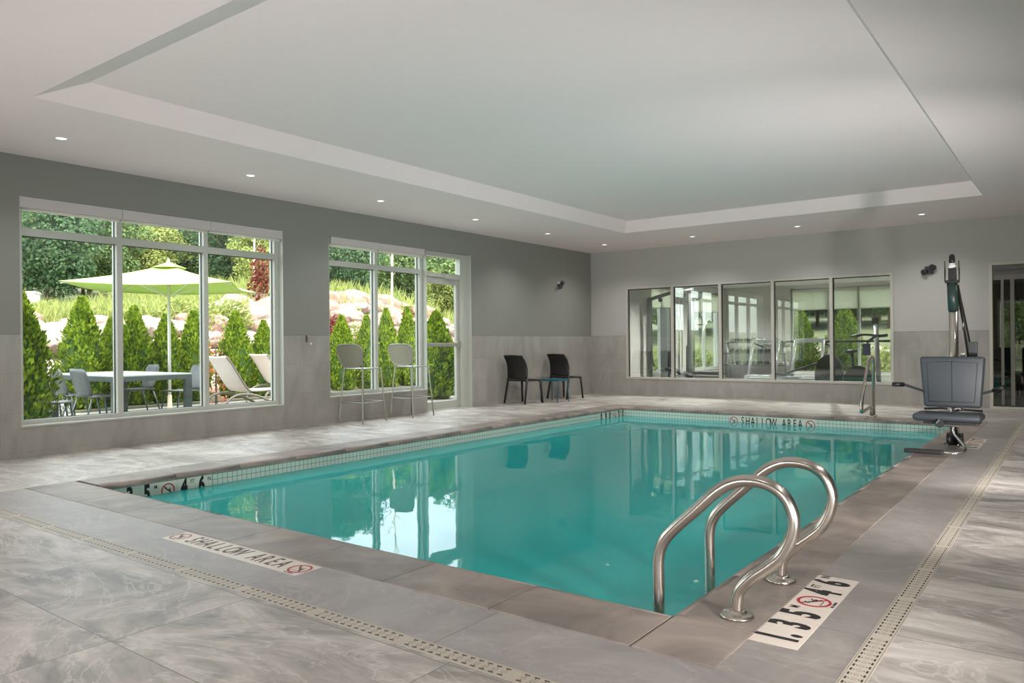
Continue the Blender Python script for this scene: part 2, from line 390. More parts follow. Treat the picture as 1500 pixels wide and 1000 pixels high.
# ------------------------------------------------------------------ mesh helpers
class MB:
    def __init__(s): s.bm = bmesh.new()
    def box(s, x0, y0, z0, x1, y1, z1, bevel=0.0, rot=None):
        vs = [s.bm.verts.new(v) for v in ((x0,y0,z0),(x1,y0,z0),(x1,y1,z0),(x0,y1,z0),(x0,y0,z1),(x1,y0,z1),(x1,y1,z1),(x0,y1,z1))]
        fs = [s.bm.faces.new([vs[i] for i in q]) for q in ((0,3,2,1),(4,5,6,7),(0,1,5,4),(1,2,6,5),(2,3,7,6),(3,0,4,7))]
        if rot is not None:
            c = Vector(((x0+x1)/2, (y0+y1)/2, (z0+z1)/2))
            bmesh.ops.rotate(s.bm, verts=vs, cent=c, matrix=rot)
        if bevel > 0:
            es = list({e for f in fs for e in f.edges})
            bmesh.ops.bevel(s.bm, geom=es, offset=bevel, segments=2, affect='EDGES', profile=0.7)
        return s
    def tube(s, pts, r, seg=10, caps=True, closed=False):
        pts = [Vector(p) for p in pts]
        n = len(pts)
        rings = []
        up = None
        for i, p in enumerate(pts):
            if closed: t = (pts[(i+1) % n] - pts[i-1])
            else: t = (pts[min(i+1, n-1)] - pts[max(i-1, 0)])
            t.normalize()
            if up is None:
                up = Vector((0,0,1)) if abs(t.z) < 0.9 else Vector((1,0,0))
            a = t.cross(up)
            if a.length < 1e-5: a = t.orthogonal()
            a.normalize(); b = a.cross(t).normalized(); up = b
            rr = r[i] if isinstance(r, (list, tuple)) else r
            rings.append([s.bm.verts.new(p + a*math.cos(2*PI*k/seg)*rr + b*math.sin(2*PI*k/seg)*rr) for k in range(seg)])
        for i in range(n if closed else n-1):
            A, B = rings[i], rings[(i+1) % n]
            for k in range(seg):
                f = s.bm.faces.new((A[k], A[(k+1)%seg], B[(k+1)%seg], B[k])); f.smooth = True
        if caps and not closed:
            s.bm.faces.new(rings[0][::-1]); s.bm.faces.new(rings[-1])
        return s
    def cyl(s, c, r, h, seg=24, axis='Z', r2=None):
        c = Vector(c); d = {'X': Vector((1,0,0)), 'Y': Vector((0,1,0)), 'Z': Vector((0,0,1))}[axis]
        return s.tube([c, c + d*h], [r, r if r2 is None else r2], seg)
    def lathe(s, prof, seg=24, c=(0,0,0)):
        c = Vector(c); rings = []
        for r, z in prof:
            rings.append([s.bm.verts.new(c + Vector((r*math.cos(2*PI*k/seg), r*math.sin(2*PI*k/seg), z))) for k in range(seg)])
        for A, B in zip(rings, rings[1:]):
            for k in range(seg):
                f = s.bm.faces.new((A[k], A[(k+1)%seg], B[(k+1)%seg], B[k])); f.smooth = True
        s.bm.faces.new(rings[0][::-1]); s.bm.faces.new(rings[-1])
        return s
    def grid(s, fn, nu, nv, thick=0.0, smooth=True):
        """surface from fn(u,v), given a real thickness along its normals"""
        vs = [[s.bm.verts.new(fn(i/(nu), j/(nv))) for j in range(nv+1)] for i in range(nu+1)]
        fs = []
        for i in range(nu):
            for j in range(nv):
                f = s.bm.faces.new((vs[i][j], vs[i+1][j], vs[i+1][j+1], vs[i][j+1])); f.smooth = smooth; fs.append(f)
        if thick:
            s.bm.normal_update()
            bmesh.ops.solidify(s.bm, geom=fs, thickness=thick)
        return s
    def poly(s, pts, z0, z1):
        a = [s.bm.verts.new((x, y, z0)) for x, y in pts]; b = [s.bm.verts.new((x, y, z1)) for x, y in pts]
        n = len(pts)
        s.bm.faces.new(a[::-1]); s.bm.faces.new(b)
        for i in range(n): s.bm.faces.new((a[i], a[(i+1)%n], b[(i+1)%n], b[i]))
        return s
    def build(s, name, mat, parent=None, loc=None):
        bmesh.ops.recalc_face_normals(s.bm, faces=s.bm.faces)
        me = bpy.data.meshes.new(name); s.bm.to_mesh(me); s.bm.free()
        for mt in (mat if isinstance(mat, (list, tuple)) else [mat]): me.materials.append(mt)
        o = bpy.data.objects.new(name, me); col.objects.link(o)
        if parent: o.parent = parent
        if loc: o.location = loc
        return o

def smooth_path(pts, sub=6, closed=False):
    pts = [Vector(p) for p in pts]; n = len(pts); out = []
    rng = range(n) if closed else range(n-1)
    for i in rng:
        if closed: p0, p1, p2, p3 = pts[i-1], pts[i], pts[(i+1)%n], pts[(i+2)%n]
        else: p0, p1, p2, p3 = pts[max(i-1,0)], pts[i], pts[i+1], pts[min(i+2,n-1)]
        for k in range(sub):
            t = k/sub
            out.append(0.5*((2*p1)+(p2-p0)*t+(2*p0-5*p1+4*p2-p3)*t*t+(3*p1-p0-3*p2+p3)*t**3))
    if not closed: out.append(pts[-1])
    return out

def fillet_path(pts, rad, sub=6):
    """polyline with rounded corners"""
    pts = [Vector(p) for p in pts]; out = [pts[0]]
    for i in range(1, len(pts)-1):
        r = rad[i-1] if isinstance(rad, (list, tuple)) else rad
        a, b, c = pts[i-1], pts[i], pts[i+1]
        d1 = (a-b); d2 = (c-b); l = min(r, d1.length*0.48, d2.length*0.48)
        s_, e_ = b + d1.normalized()*l, b + d2.normalized()*l
        for k in range(sub+1):
            t = k/sub
            out.append((1-t)**2*s_ + 2*t*(1-t)*b + t*t*e_)
    out.append(pts[-1])
    return out

def thing(name, label, cat, loc=(0,0,0), rotz=0.0, group=None):
    o = bpy.data.objects.new(name, None); col.objects.link(o)
    o.empty_display_size = 0.1
    o.location = loc; o.rotation_euler = (0, 0, rotz)
    o['label'] = label; o['category'] = cat
    if group: o['group'] = group
    return o
def tag(o, label, cat, group=None, kind=None):
    o['label'] = label; o['category'] = cat
    if group: o['group'] = group
    if kind: o['kind'] = kind
    return o
def struct(o): o['kind'] = 'structure'; return o
def sempty(name, loc=(0,0,0)):
    o = bpy.data.objects.new(name, None); col.objects.link(o); o.location = loc; o['kind'] = 'structure'; o.empty_display_size = .1
    return o
CH = {}
def children(o): return [c for c in bpy.data.objects if c.parent == o]
def copy_tree(o, parent=None, kids=None):
    c = o.copy(); col.objects.link(c)
    if parent: c.parent = parent
    for ch in children(o): copy_tree(ch, c)
    return c
def dup(o, loc, rotz=None, label=None, group=None, scale=None):
    c = copy_tree(o)
    c.location = loc
    if rotz is not None: c.rotation_euler = (0, 0, rotz)
    if label: c['label'] = label
    if group: c['group'] = group
    if scale: c.scale = scale if isinstance(scale, tuple) else (scale,)*3
    return c

# ------------------------------------------------------------------ room numbers (metres)
XL, YB, H = -8.832, 14.761, 3.157       # left wall face, back wall face, ceiling
XR, YN = 2.2, -3.0                      # right and near walls (out of view)
P = dict(x0=-6.508, x1=-1.395, y0=2.969, y1=11.945)   # pool edge
CW = 0.40
WT = 0.20
GYM_Y1, GYM_X1 = 22.8, -1.75
WZ = -0.152

# ---- floor
f = MB()
cx0, cx1, cy0, cy1 = P['x0']-CW, P['x1']+0.362, P['y0']-0.416, P['y1']+CW
f.box(XL-WT, YN, -0.12, cx0, YB, 0)
f.box(cx0, cy1, -0.12, XR, YB, 0)
f.box(-0.582, YN, -0.12, XR, cy1, 0)
f.box(cx0, YN, -0.12, -0.582, 2.055, 0)
struct(f.build('floor', M_floor))
f = MB(); f.box(cx0, 2.14, -0.12, -0.667, cy0, 0)
struct(f.build('floor_border', M_strip))
f = MB(); f.box(cx1, cy0, -0.12, -0.667, cy1, 0)
struct(f.build('floor_border', M_strip_r))

# ---- drains
def drain(name, label, L, loc, rot):
    t = thing(name, label, 'drain', loc, rot)
    b = MB(); b.box(0, -0.0425, -0.05, L, 0.0425, -0.001)
    b.box(0, -0.0425, -0.001, L, -0.0385, 0.0015); b.box(0, 0.0385, -0.001, L, 0.0425, 0.0015)
    b.box(0, -0.0365, -0.001, L, 0.0365, 0.0008)
    b.build('grate', M_drain, t)
    s_ = MB(); k = 0; x = 0.02
    while x < L - 0.02:
        if k % 13 != 12:
            for sg in (-1, 1):
                s_.box(x, sg*0.0265-0.0035, 0.0006, x+0.022, sg*0.0265+0.0035, 0.0012)
                s_.box(x+0.008, sg*0.0165-0.0022, 0.0006, x+0.0145, sg*0.0165+0.0022, 0.0012)
            for q in range(3):
                s_.box(x+0.002+q*0.009, -0.010, 0.0006, x+0.0033+q*0.009, 0.010, 0.0010)
        x += 0.041; k += 1
    s_.build('drain_slots', M_slot, t)
    e = MB(); e.box(0, -0.0385, -0.001, L, -0.0365, 0.0004); e.box(0, 0.0365, -0.001, L, 0.0385, 0.0004)
    e.build('drain_groove', M_slot, t)
    return t
drain('channel_drain', 'narrow beige slotted floor drain running along the near side of the pool', 6.3, (-6.9, 2.0975, 0), 0)
drain('channel_drain', 'narrow beige slotted floor drain running along the right side of the pool', 10.2, (-0.6245, 2.14, 0), PI/2)

# ---- coping: bullnosed stones, one run per side
cp = MB()
def stones(a0, a1, b0, b1, axis, inner, step=0.655, start=None):
    """run of stones from a0..a1; b0..b1 across"""
    edges = [a0]; x = start if start is not None else a0 + step
    while x < a1 - 0.05: edges.append(x); x += step
    edges.append(a1)
    for p_, q_ in zip(edges, edges[1:]):
        g_ = 0.0025
        # cross-section: flat top, long rounded nose over the water (inner = side of the water)
        o_, n_ = (b0, b1) if inner else (b1, b0)
        sg = 1 if n_ > o_ else -1
        prof = [(o_, -0.05), (o_, 0.001), (o_+sg*0.003, 0.004)]
        for k in range(9):
            a_ = k/8*PI/2; prof.append((n_ - sg*0.055*(1-math.sin(a_)), 0.004 - 0.032*(1-math.cos(a_))))
        prof.append((n_ - sg*0.004, -0.05))
        A = [cp.bm.verts.new((p_+g_, u, z_) if axis == 'x' else (u, p_+g_, z_)) for u, z_ in prof]
        B = [cp.bm.verts.new((q_-g_, u, z_) if axis == 'x' else (u, q_-g_, z_)) for u, z_ in prof]
        cp.bm.faces.new(A); cp.bm.faces.new(B[::-1])
        for k in range(len(prof)):
            fc = cp.bm.faces.new((A[k], A[(k+1) % len(prof)], B[(k+1) % len(prof)], B[k])); fc.smooth = 3 <= k < 11
stones(cx0, P['x1']+0.02, cy0, P['y0'], 'x', 1, start=-6.0+0.0+0.655*0.02)
cp.box(P['x1']+0.025, cy0, -0.045, cx1, P['y0']-0.01, 0.004, bevel=0.009)
stones(P['y0']-0.005, cy1-CW, P['x1'], cx1, 'y', 0)
stones(cx0, cx1, P['y1'], cy1, 'x', 0)
stones(P['y0'], P['y1'], cx0, P['x0'], 'y', 1)
struct(cp.build('pool_coping', M_coping))
gr = MB()
gr.box(cx0, cy0, -0.12, cx1, P['y0']-0.03, -0.002); gr.box(cx0, P['y1']+0.03, -0.12, cx1, cy1, -0.002)
gr.box(cx0, P['y0']-0.03, -0.12, P['x0']-0.03, P['y1']+0.03, -0.002); gr.box(P['x1']+0.03, P['y0']-0.03, -0.12, cx1, P['y1']+0.03, -0.002)
struct(gr.build('pool_coping_bed', M_grout))

# ---- pool basin (walls face inwards) and water
b = MB()
o_, D = 0.014, -1.35
x0, x1, y0, y1 = P['x0']-o_, P['x1']+o_, P['y0']-o_, P['y1']+o_
b.box(x0-0.15, y0-0.15, D, x0, y1+0.15, -0.12); b.box(x1, y0-0.15, D, x1+0.15, y1+0.15, -0.12)
b.box(x0, y0-0.15, D, x1, y0, -0.12); b.box(x0, y1, D, x1, y1+0.15, -0.12)
b.box(x0-0.15, y0-0.15, D-0.1, x1+0.15, y1+0.15, D)
# tile band that reaches up to the coping
b.box(x0-0.01, y0, -0.12, x0, y1, -0.046); b.box(x1, y0, -0.12, x1+0.01, y1, -0.046)
b.box(x0-0.01, y0-0.01, -0.12, x1+0.01, y0, -0.046); b.box(x0-0.01, y1, -0.12, x1+0.01, y1+0.01, -0.046)
struct(b.build('pool_basin', M_mosaic))
w = MB(); w.bm.faces.new([w.bm.verts.new(v) for v in ((x0, y0, WZ), (x1, y0, WZ), (x1, y1, WZ), (x0, y1, WZ))])
wo = struct(w.build('pool_water', M_water))

# ------------------------------------------------------------------ walls
def wall_with_holes(name, mat, axis, face, thick, a0, a1, z0, z1, holes):
    """axis 'x': wall in plane X=face spanning Y a0..a1; holes (a0,a1,z0,z1) sorted"""
    b = MB()
    def bx(p, q, u, v):
        if q-p < 1e-4 or v-u < 1e-4: return
        if axis == 'x': b.box(min(face, face+thick), p, u, max(face, face+thick), q, v)
        else: b.box(p, min(face, face+thick), u, q, max(face, face+thick), v)
    cur = a0
    for (h0, h1, zz0, zz1) in holes:
        bx(cur, h0, z0, z1); bx(h0, h1, z0, zz0); bx(h0, h1, zz1, z1); cur = h1
    bx(cur, a1, z0, z1)
    return struct(b.build(name, mat))
holesL = [(-1.6, 1.66, 0.33, 2.735), (3.24, 6.498, 0.33, 2.735), (7.30, 9.378, 0.385, 2.75), (9.378, 10.55, 0.0, 2.75)]
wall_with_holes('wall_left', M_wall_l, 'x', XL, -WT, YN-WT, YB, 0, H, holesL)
WBX = (-7.955, -2.641)
DX = (-1.203, 0.75)
wall_with_holes('wall_back', M_wall_b, 'y', YB, WT, XL-WT, XR+WT, 0, H, [(WBX[0], WBX[1], 0.350, 2.34), (DX[0], DX[1], 0.0, 2.405)])
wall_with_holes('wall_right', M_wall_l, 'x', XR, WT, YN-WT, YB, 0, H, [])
wall_with_holes('wall_near', M_wall_b, 'y', YN, -WT, XL, XR, 0, H, [])

# ---- ceiling with raised tray
T = dict(x0=-6.70, x1=-1.077, y0=2.56, y1=12.425)
tz, d, dn, dr = 0.20, 0.10, 0.39, 0.125
c = MB()
c.box(XL-WT, YN-WT, H, T['x0'], YB+WT, H+0.35); c.box(T['x1'], YN-WT, H, XR+WT, YB+WT, H+0.35)
c.box(T['x0'], YN-WT, H, T['x1'], T['y0'], H+0.10); c.box(T['x0'], T['y1'], H, T['x1'], YB+WT, H+0.35)
# sloped sides of the tray
lo = [(T['x0'], T['y0'], H), (T['x1'], T['y0'], H), (T['x1'], T['y1'], H), (T['x0'], T['y1'], H)]
hi = [(T['x0']+d, T['y0']+dn, H+tz), (T['x1']-dr, T['y0']+dn, H+tz), (T['x1']-dr, T['y1']-d, H+tz), (T['x0']+d, T['y1']-d, H+tz)]
lv = [c.bm.verts.new(v) for v in lo]; hv = [c.bm.verts.new(v) for v in hi]
for i in range(4): c.bm.faces.new((lv[i], lv[(i+1)%4], hv[(i+1)%4], hv[i]))
c.bm.faces.new(hv)
c.box(T['x0']-.1, T['y0']-.1, H+tz+0.01, T['x1']+.1, T['y1']+.1, H+0.35)
struct(c.build('ceiling', M_ceil))

# ------------------------------------------------------------------ windows of the left wall
FX0, FX1 = -9.045, -8.93      # frame depth
def frame_window(name, ys, z0, z1, zt, first=True, mull=0.06):
    """ys: list of (a,b) mullion ranges incl. jambs"""
    w = sempty(name, (0, 0, 0))
    fr = MB()
    for (a, b_) in ys: fr.box(FX0, a, z0, FX1, b_, z1, bevel=0.004)
    yy0, yy1 = ys[0][0], ys[-1][1]
    for k in range(len(ys)-1):
        a, b_ = ys[k][1], ys[k+1][0]
        fr.box(FX0+.001, a-.003, z0+.001, FX1-.002, b_+.003, z0+0.052); fr.box(FX0+.001, a-.003, z1-0.07, FX1-.002, b_+.003, z1-.001); fr.box(FX0+.001, a-.003, zt, FX1-.002, b_+.003, zt+0.08)
    fr.build('window_frame', M_frame, w)
    for k in range(len(ys)-1):
        a, b_ = ys[k][1], ys[k+1][0]
        for (u, v) in ((z0+0.05, zt), (zt+0.08, z1-0.07)):
            g = MB(); g.box(-9.004, a, u, -8.998, b_, v); g.build('glass_pane', M_glass, w)
            s_ = MB()
            for q in (a, b_-0.008): s_.box(-9.0, q, u, -8.985, q+0.008, v)
            for q in (u, v-0.008): s_.box(-9.0, a, q, -8.985, b_, q+0.008)
            s_.build('glazing_seal', M_dark, w)
    sl = MB(); sl.box(FX0-0.04, yy0, z0-0.015, XL+0.006, yy1, z0+0.004, bevel=0.003)
    sl.build('window_sill', M_frame, w)
    # white reveals lining the opening
    rv = MB(); rv.box(FX1, yy0-0.006+0.006, z0, XL+0.002, yy0+0.006, z1); rv.box(FX1, yy1-0.006, z0, XL+0.002, yy1, z1)
    rv.build('window_reveal', M_frame, w)
    return w
frame_window('window_1', [(3.24, 3.30), (4.281, 4.346), (5.372, 5.432), (6.430, 6.498)], 0.33, 2.735, 2.338)
frame_window('window_2', [(7.30, 7.365), (8.30, 8.36), (9.318, 9.378)], 0.385, 2.75, 2.335)
frame_window('window_3', [(-1.6, -1.54), (-0.55, -0.49), (0.52, 0.58), (1.60, 1.66)], 0.33, 2.735, 2.338)

def cassette(ya, yb, label, zlo, zhi, drop=0.0):
    t = thing('roller_shade', label, 'blind', (XL-0.03, (ya+yb)/2, zlo), 0)
    hw = (yb-ya)/2 - 0.002
    b = MB(); b.box(-0.045, -hw, 0, 0.028, hw, zhi-zlo, bevel=0.004); b.build('cassette', M_cas, t)
    b = MB(); b.box(-0.03, -hw+0.01, -0.018-drop, -0.022, hw-0.01, 0.0); b.build('shade_fabric', M_shade, t)
    b = MB(); b.box(-0.036, -hw+0.01, -0.030-drop, -0.016, hw-0.01, -0.018-drop, bevel=0.003); b.build('hem_bar', M_white, t)
    return t
cassette(3.245, 4.305, 'white rolled up roller shade at the left end above the wide three pane window', 2.62, 2.733)
cassette(4.305, 5.41, 'white rolled up roller shade in the middle above the wide three pane window', 2.62, 2.733)
cassette(5.41, 6.494, 'white rolled up roller shade at the right end above the wide three pane window', 2.62, 2.733)
cassette(7.345, 8.33, 'white rolled up roller shade above the window pane farthest from the exit door', 2.645, 2.748, 0.01)
cassette(8.33, 9.35, 'white rolled up roller shade directly beside the glass exit door', 2.645, 2.748, 0.01)

# ---- glass exit door
dr = sempty('door_1')
b = MB()
b.box(FX0, 9.378, 0, FX1, 9.41, 2.75); b.box(FX0, 10.36, 0, FX1, 10.55, 2.75, bevel=0.004)
b.box(FX0+.001, 9.408, 2.67, FX1-.002, 10.362, 2.749); b.box(FX0+.001, 9.408, 2.315, FX1-.002, 10.362, 2.385)
b.box(FX0, 9.378, 0.0, XL, 10.55, 0.012)
b.build('door_frame', M_frame, dr)
b = MB(); b.box(FX1, 10.544, 0, XL+0.002, 10.55, 2.75); b.build('door_reveal', M_frame, dr)
b = MB(); b.box(-9.004, 9.41, 2.385, -8.998, 10.36, 2.67); b.build('transom_pane', M_glass, dr)
b = MB()
b.box(-9.02, 9.415, 0.02, -8.965, 9.485, 2.31, bevel=0.003); b.box(-9.02, 10.285, 0.02, -8.965, 10.355, 2.31, bevel=0.003)
b.box(-9.02, 9.485, 0.02, -8.965, 10.285, 0.145); b.box(-9.02, 9.485, 2.20, -8.965, 10.285, 2.31)
dl = b.build('door_leaf', plain('door_metal', (176, 178, 170), rough=0.4), dr)
b = MB(); b.box(-8.997, 9.485, 0.145, -8.991, 10.285, 2.20); b.build('glass_pane', M_glass, dr)
b = MB(); b.box(-8.962, 9.45, 1.10, -8.915, 10.33, 1.165, bevel=0.008); b.box(-8.965, 10.24, 1.08, -8.895, 10.34, 1.185, bevel=0.006)
b.box(-8.965, 9.43, 1.085, -8.905, 9.48, 1.18, bevel=0.006)
b.build('push_bar', M_stool, dl)
b = MB(); b.box(-8.962, 9.95, 2.30, -8.895, 10.22, 2.365, bevel=0.006)
b.tube([(-8.92, 10.05, 2.30), (-8.80, 10.18, 2.292), (-8.90, 10.33, 2.30)], 0.009, 6)
b.build('door_closer', M_frame, dr)

# ---- glazed gym window in back wall
gw = sempty('window_4')
b = MB()
xs = [WBX[0], -6.86, -5.819, -4.765, -3.686, WBX[1]]
yf0, yf1 = YB-0.012, YB+0.10
z0, z1 = 0.350, 2.34
b.box(xs[0], yf0, z0, xs[0]+0.05, yf1, z1, bevel=.003); b.box(xs[-1]-0.05, yf0, z0, xs[-1], yf1, z1, bevel=.003)
for x in xs[1:-1]: b.box(x-0.028, yf0, z0, x+0.028, yf1, z1, bevel=.003)
b.box(xs[0]+.004, yf0+.002, z0+.001, xs[-1]-.004, yf1-.002, z0+0.045, bevel=.003); b.box(xs[0]+.004, yf0+.002, z1-0.04, xs[-1]-.004, yf1-.002, z1-.001, bevel=.003)
b.build('window_frame', plain('gym_window_frame', (186, 184, 174), rough=0.4), gw)
for k in range(5):
    a, b_ = xs[k]+(0.05 if k == 0 else 0.028), xs[k+1]-(0.05 if k == 4 else 0.028)
    g = MB(); g.box(a, YB+0.045, z0+0.045, b_, YB+0.051, z1-0.04); g.build('glass_pane', M_glass_in, gw)
    s_ = MB()
    s_.box(a, YB+0.03, z0+.045, a+0.012, YB+0.06, z1-.04); s_.box(b_-0.006, YB+0.03, z0+.045, b_, YB+0.06, z1-.04); s_.box(a, YB+0.03, z1-0.055, b_, YB+0.06, z1-.04)
    s_.build('glazing_seal', M_black, gw)

# ---- lobby door at the right of the back wall
ld = sempty('door_2')
b = MB()
b.box(DX[0], yf0, 0, DX[0]+0.045, yf1, 2.405, bevel=.003); b.box(DX[1]-0.045, yf0, 0, DX[1], yf1, 2.405, bevel=.003)
b.box(DX[0]+.004, yf0+.002, 2.365, DX[1]-.004, yf1-.002, 2.404, bevel=.003); b.box(DX[0]+.004, yf0+.002, 0.001, DX[1]-.004, yf1-.002, 0.035, bevel=.003)
b.build('door_frame', plain('lobby_door_frame', (188, 184, 170), rough=0.4), ld)
g = MB(); g.box(DX[0]+0.045, YB+0.045, 0.035, DX[1]-0.045, YB+0.051, 2.365); g.build('glass_pane', M_glass_dark, ld)
b = MB(); b.box(DX[0]+0.05, YB+0.03, 2.12, DX[1]-0.05, YB+0.042, 2.20); b.box(DX[0]+.16, YB+.03, 0.06, DX[0]+.20, YB+.042, 2.12); b.box(DX[0]+.29, YB+.03, 0.06, DX[0]+.345, YB+.042, 2.12)
b.build('door_rail', plain('door_rail_grey', (110, 106, 98), rough=0.5), ld)

# ------------------------------------------------------------------ gym and lobby shells
gz = 2.78
b = MB(); b.box(XL-WT, YB+WT, -0.12, GYM_X1, GYM_Y1+WT, 0); struct(b.build('floor_gym', M_gymfloor))
b = MB(); b.box(XL-WT, YB+WT, gz, GYM_X1+.1, GYM_Y1+WT, gz+0.2); struct(b.build('ceiling_gym', plain('gym_ceiling', (236, 234, 226), rough=.9)))
wall_with_holes('wall_gym_left', M_gymwall, 'x', XL, -WT, YB, GYM_Y1+WT, 0, H, [(17.72, 19.05, 0.34, 2.60), (20.35, 22.35, 0.34, 2.60)])
GB = (-6.83, -2.1, 0.20, 2.66)
wall_with_holes('wall_gym_back', M_gymwall, 'y', GYM_Y1, WT, XL, GYM_X1, 0, H, [GB])
b = MB(); b.box(GYM_X1, YB+WT, 0, GYM_X1+0.12, GYM_Y1+WT, H); struct(b.build('wall_partition', [M_gymwall]))
def plain_window(name, axis, face, a, z, mulls, t0=.05):
    w = sempty(name); fr = MB()
    def bx(m_, p, q, u, v, f0, f1):
        if axis == 'x': m_.box(f0, p, u, f1, q, v)
        else: m_.box(p, f0, u, q, f1, v)
    f0, f1 = (face-0.13, face-0.04) if axis == 'x' else (face+0.04, face+0.13)
    bx(fr, a[0], a[0]+t0, z[0], z[1], f0, f1); bx(fr, a[1]-t0, a[1], z[0], z[1], f0, f1)
    bx(fr, a[0], a[1], z[0], z[0]+t0, f0, f1); bx(fr, a[0], a[1], z[1]-t0, z[1], f0, f1)
    for m_ in mulls: bx(fr, m_-0.03, m_+0.03, z[0], z[1], f0, f1)
    fr.build('window_frame', M_frame, w)
    es = [a[0]+t0] + [x for m_ in mulls for x in (m_-0.03, m_+0.03)] + [a[1]-t0]
    for p, q in zip(es[::2], es[1::2]):
        g = MB(); fm = (f0+f1)/2; bx(g, p, q, z[0]+t0, z[1]-t0, fm-0.003, fm+0.003); g.build('glass_pane', M_glass, w)
    s_ = MB()
    if axis == 'x': s_.box(face-0.16, a[0], z[0]-0.02, face+0.01, a[1], z[0]+0.004)
    else: s_.box(a[0], face-0.01, z[0]-0.02, a[1], face+0.16, z[0]+0.004)
    s_.build('window_sill', M_white, w)
    return w
plain_window('window_5', 'x', XL, (17.72, 19.05), (0.34, 2.60), [18.40])
plain_window('window_6', 'x', XL, (20.35, 22.35), (0.34, 2.60), [21.35])
plain_window('window_7', 'y', GYM_Y1, (GB[0], GB[1]), (GB[2], GB[3]), [-5.78, -4.97, -3.5])
def drop_shade(axis, face, a, ztop, zbot, label):
    if axis == 'x': t = thing('roller_shade', label, 'blind', (face-0.02, (a[0]+a[1])/2, zbot), PI/2)
    else: t = thing('roller_shade', label, 'blind', ((a[0]+a[1])/2, face+0.02, zbot), 0)
    hw = (a[1]-a[0])/2
    b = MB(); b.box(-hw, -0.004, 0.02, hw, 0.004, ztop-zbot); b.build('shade_fabric', M_shade, t)
    b = MB(); b.box(-hw, -0.012, 0, hw, 0.012, 0.025, bevel=.004); b.build('hem_bar', M_white, t)
    b = MB(); b.tube([(-hw, 0, ztop-zbot-0.03), (hw, 0, ztop-zbot-0.03)], 0.028, 12); b.build('roller', M_white, t)
    return t
drop_shade('x', XL, (17.80, 19.0), 2.58, 2.02, 'half lowered white roller shade on the gym side window nearest the pool wall')
drop_shade('x', XL, (20.42, 22.3), 2.58, 2.02, 'half lowered white roller shade on the gym side window behind the cable machine')
drop_shade('y', GYM_Y1, (GB[0]+.06, -5.0), 2.64, 2.03, 'half lowered white roller shade on left part of the far gym window')
drop_shade('y', GYM_Y1, (-4.94, GB[1]-.06), 2.64, 2.03, 'half lowered white roller shade on right part of the far gym window')

# lobby: dark room with a window looking on trees
LY = 21.0
b = MB(); b.box(GYM_X1+.12, YB+WT, -0.12, 3.5, LY+WT, 0); struct(b.build('floor_lobby', M_carpet))
b = MB(); b.box(GYM_X1+.1, YB+WT, gz, 3.5, LY+WT, gz+.2); struct(b.build('ceiling_lobby', M_lobby))
wall_with_holes('wall_lobby_back', M_lobby, 'y', LY, WT, GYM_X1+.12, 3.5, 0, H, [(-1.55, 0.9, 0.35, 2.05)])
b = MB(); b.box(3.5, YB+WT, 0, 3.6, LY+WT, H); struct(b.build('wall_lobby_right', M_lobby))
plain_window('window_8', 'y', LY, (-1.55, 0.9), (0.35, 2.05), [-0.98])

# ------------------------------------------------------------------ downlights
def downlight(x, y, label, z=H, w=LAMP_W, grp=None, r=0.045):
    t = thing('downlight', label, 'ceiling light', (x, y, z), 0, grp)
    b = MB(); prof = [(r, -0.004), (r+0.004, -0.007), (r+0.02, -0.005), (r+0.024, 0.0), (r, 0.0)]
    seg = 24; rings = []
    for rr, zz in prof: rings.append([b.bm.verts.new((rr*math.cos(2*PI*k/seg), rr*math.sin(2*PI*k/seg), zz)) for k in range(seg)])
    for A, B in zip(rings, rings[1:]+rings[:1]):
        for k in range(seg): b.bm.faces.new((A[k], A[(k+1)%seg], B[(k+1)%seg], B[k]))
    b.build('trim_ring', M_white, t)
    b = MB(); b.cyl((0, 0, -0.005), r, 0.004, 24); b.build('lamp_lens', M_lens, t)
    ld_ = bpy.data.lights.new('downlight_lamp', 'SPOT'); ld_.spot_size = R(136 if z == H else 144); ld_.spot_blend = 1.0; ld_.shadow_soft_size = 0.05; ld_.energy = w; ld_.color = (1.0, 0.955, 0.95)
    lo_ = bpy.data.objects.new('downlight_lamp', ld_); col.objects.link(lo_); lo_.parent = t; lo_.location = (0, 0, -0.012)
    return t
GL = 'recessed downlights around the pool ceiling'
ordn = ['nearest the camera, above the wide window left end', 'second along the left wall, above the wide window right end', 'third along the left wall, above the metal bar stools',
        'fourth along the left wall, above the exit door', 'fifth along the left wall, above the black chairs', 'in the far left corner of the ceiling']
for k in range(6): downlight(-7.81, 3.23+2.075*k, 'small round white downlight ' + ordn[k], grp=GL, w=LAMP_W*(1.0 if k < 3 else 1.7))
for k, x in enumerate((-5.92, -3.965, -2.02)):
    downlight(x, 13.66, 'small round white downlight in the back row, ' + ('next to the far left corner one', 'above the middle of the gym window', 'above the right end of the gym window')[k], grp=GL, w=LAMP_W*1.9)
for y in (-0.9, 1.15): downlight(-7.81, y, 'small round white downlight on the left ceiling strip behind the camera', grp=GL)
for y in (-0.9, 1.3, 3.5, 5.7, 7.9, 10.1, 12.3): downlight(0.45, y, 'small round white downlight on the right ceiling strip outside the picture', grp=GL)
for x in (-5.8, -3.8, -1.6): downlight(x, 0.3, 'small round white downlight on the near ceiling strip outside the picture', grp=GL)
for (x, y) in ((-7.2, 16.6), (-4.2, 16.6), (-7.2, 20.5), (-4.2, 20.5)): downlight(x, y, 'small round downlight in the gym ceiling', z=gz, w=1000, grp='gym downlights')
downlight(0.4, 17.5, 'small round downlight in the dark lobby ceiling', z=gz, w=5)

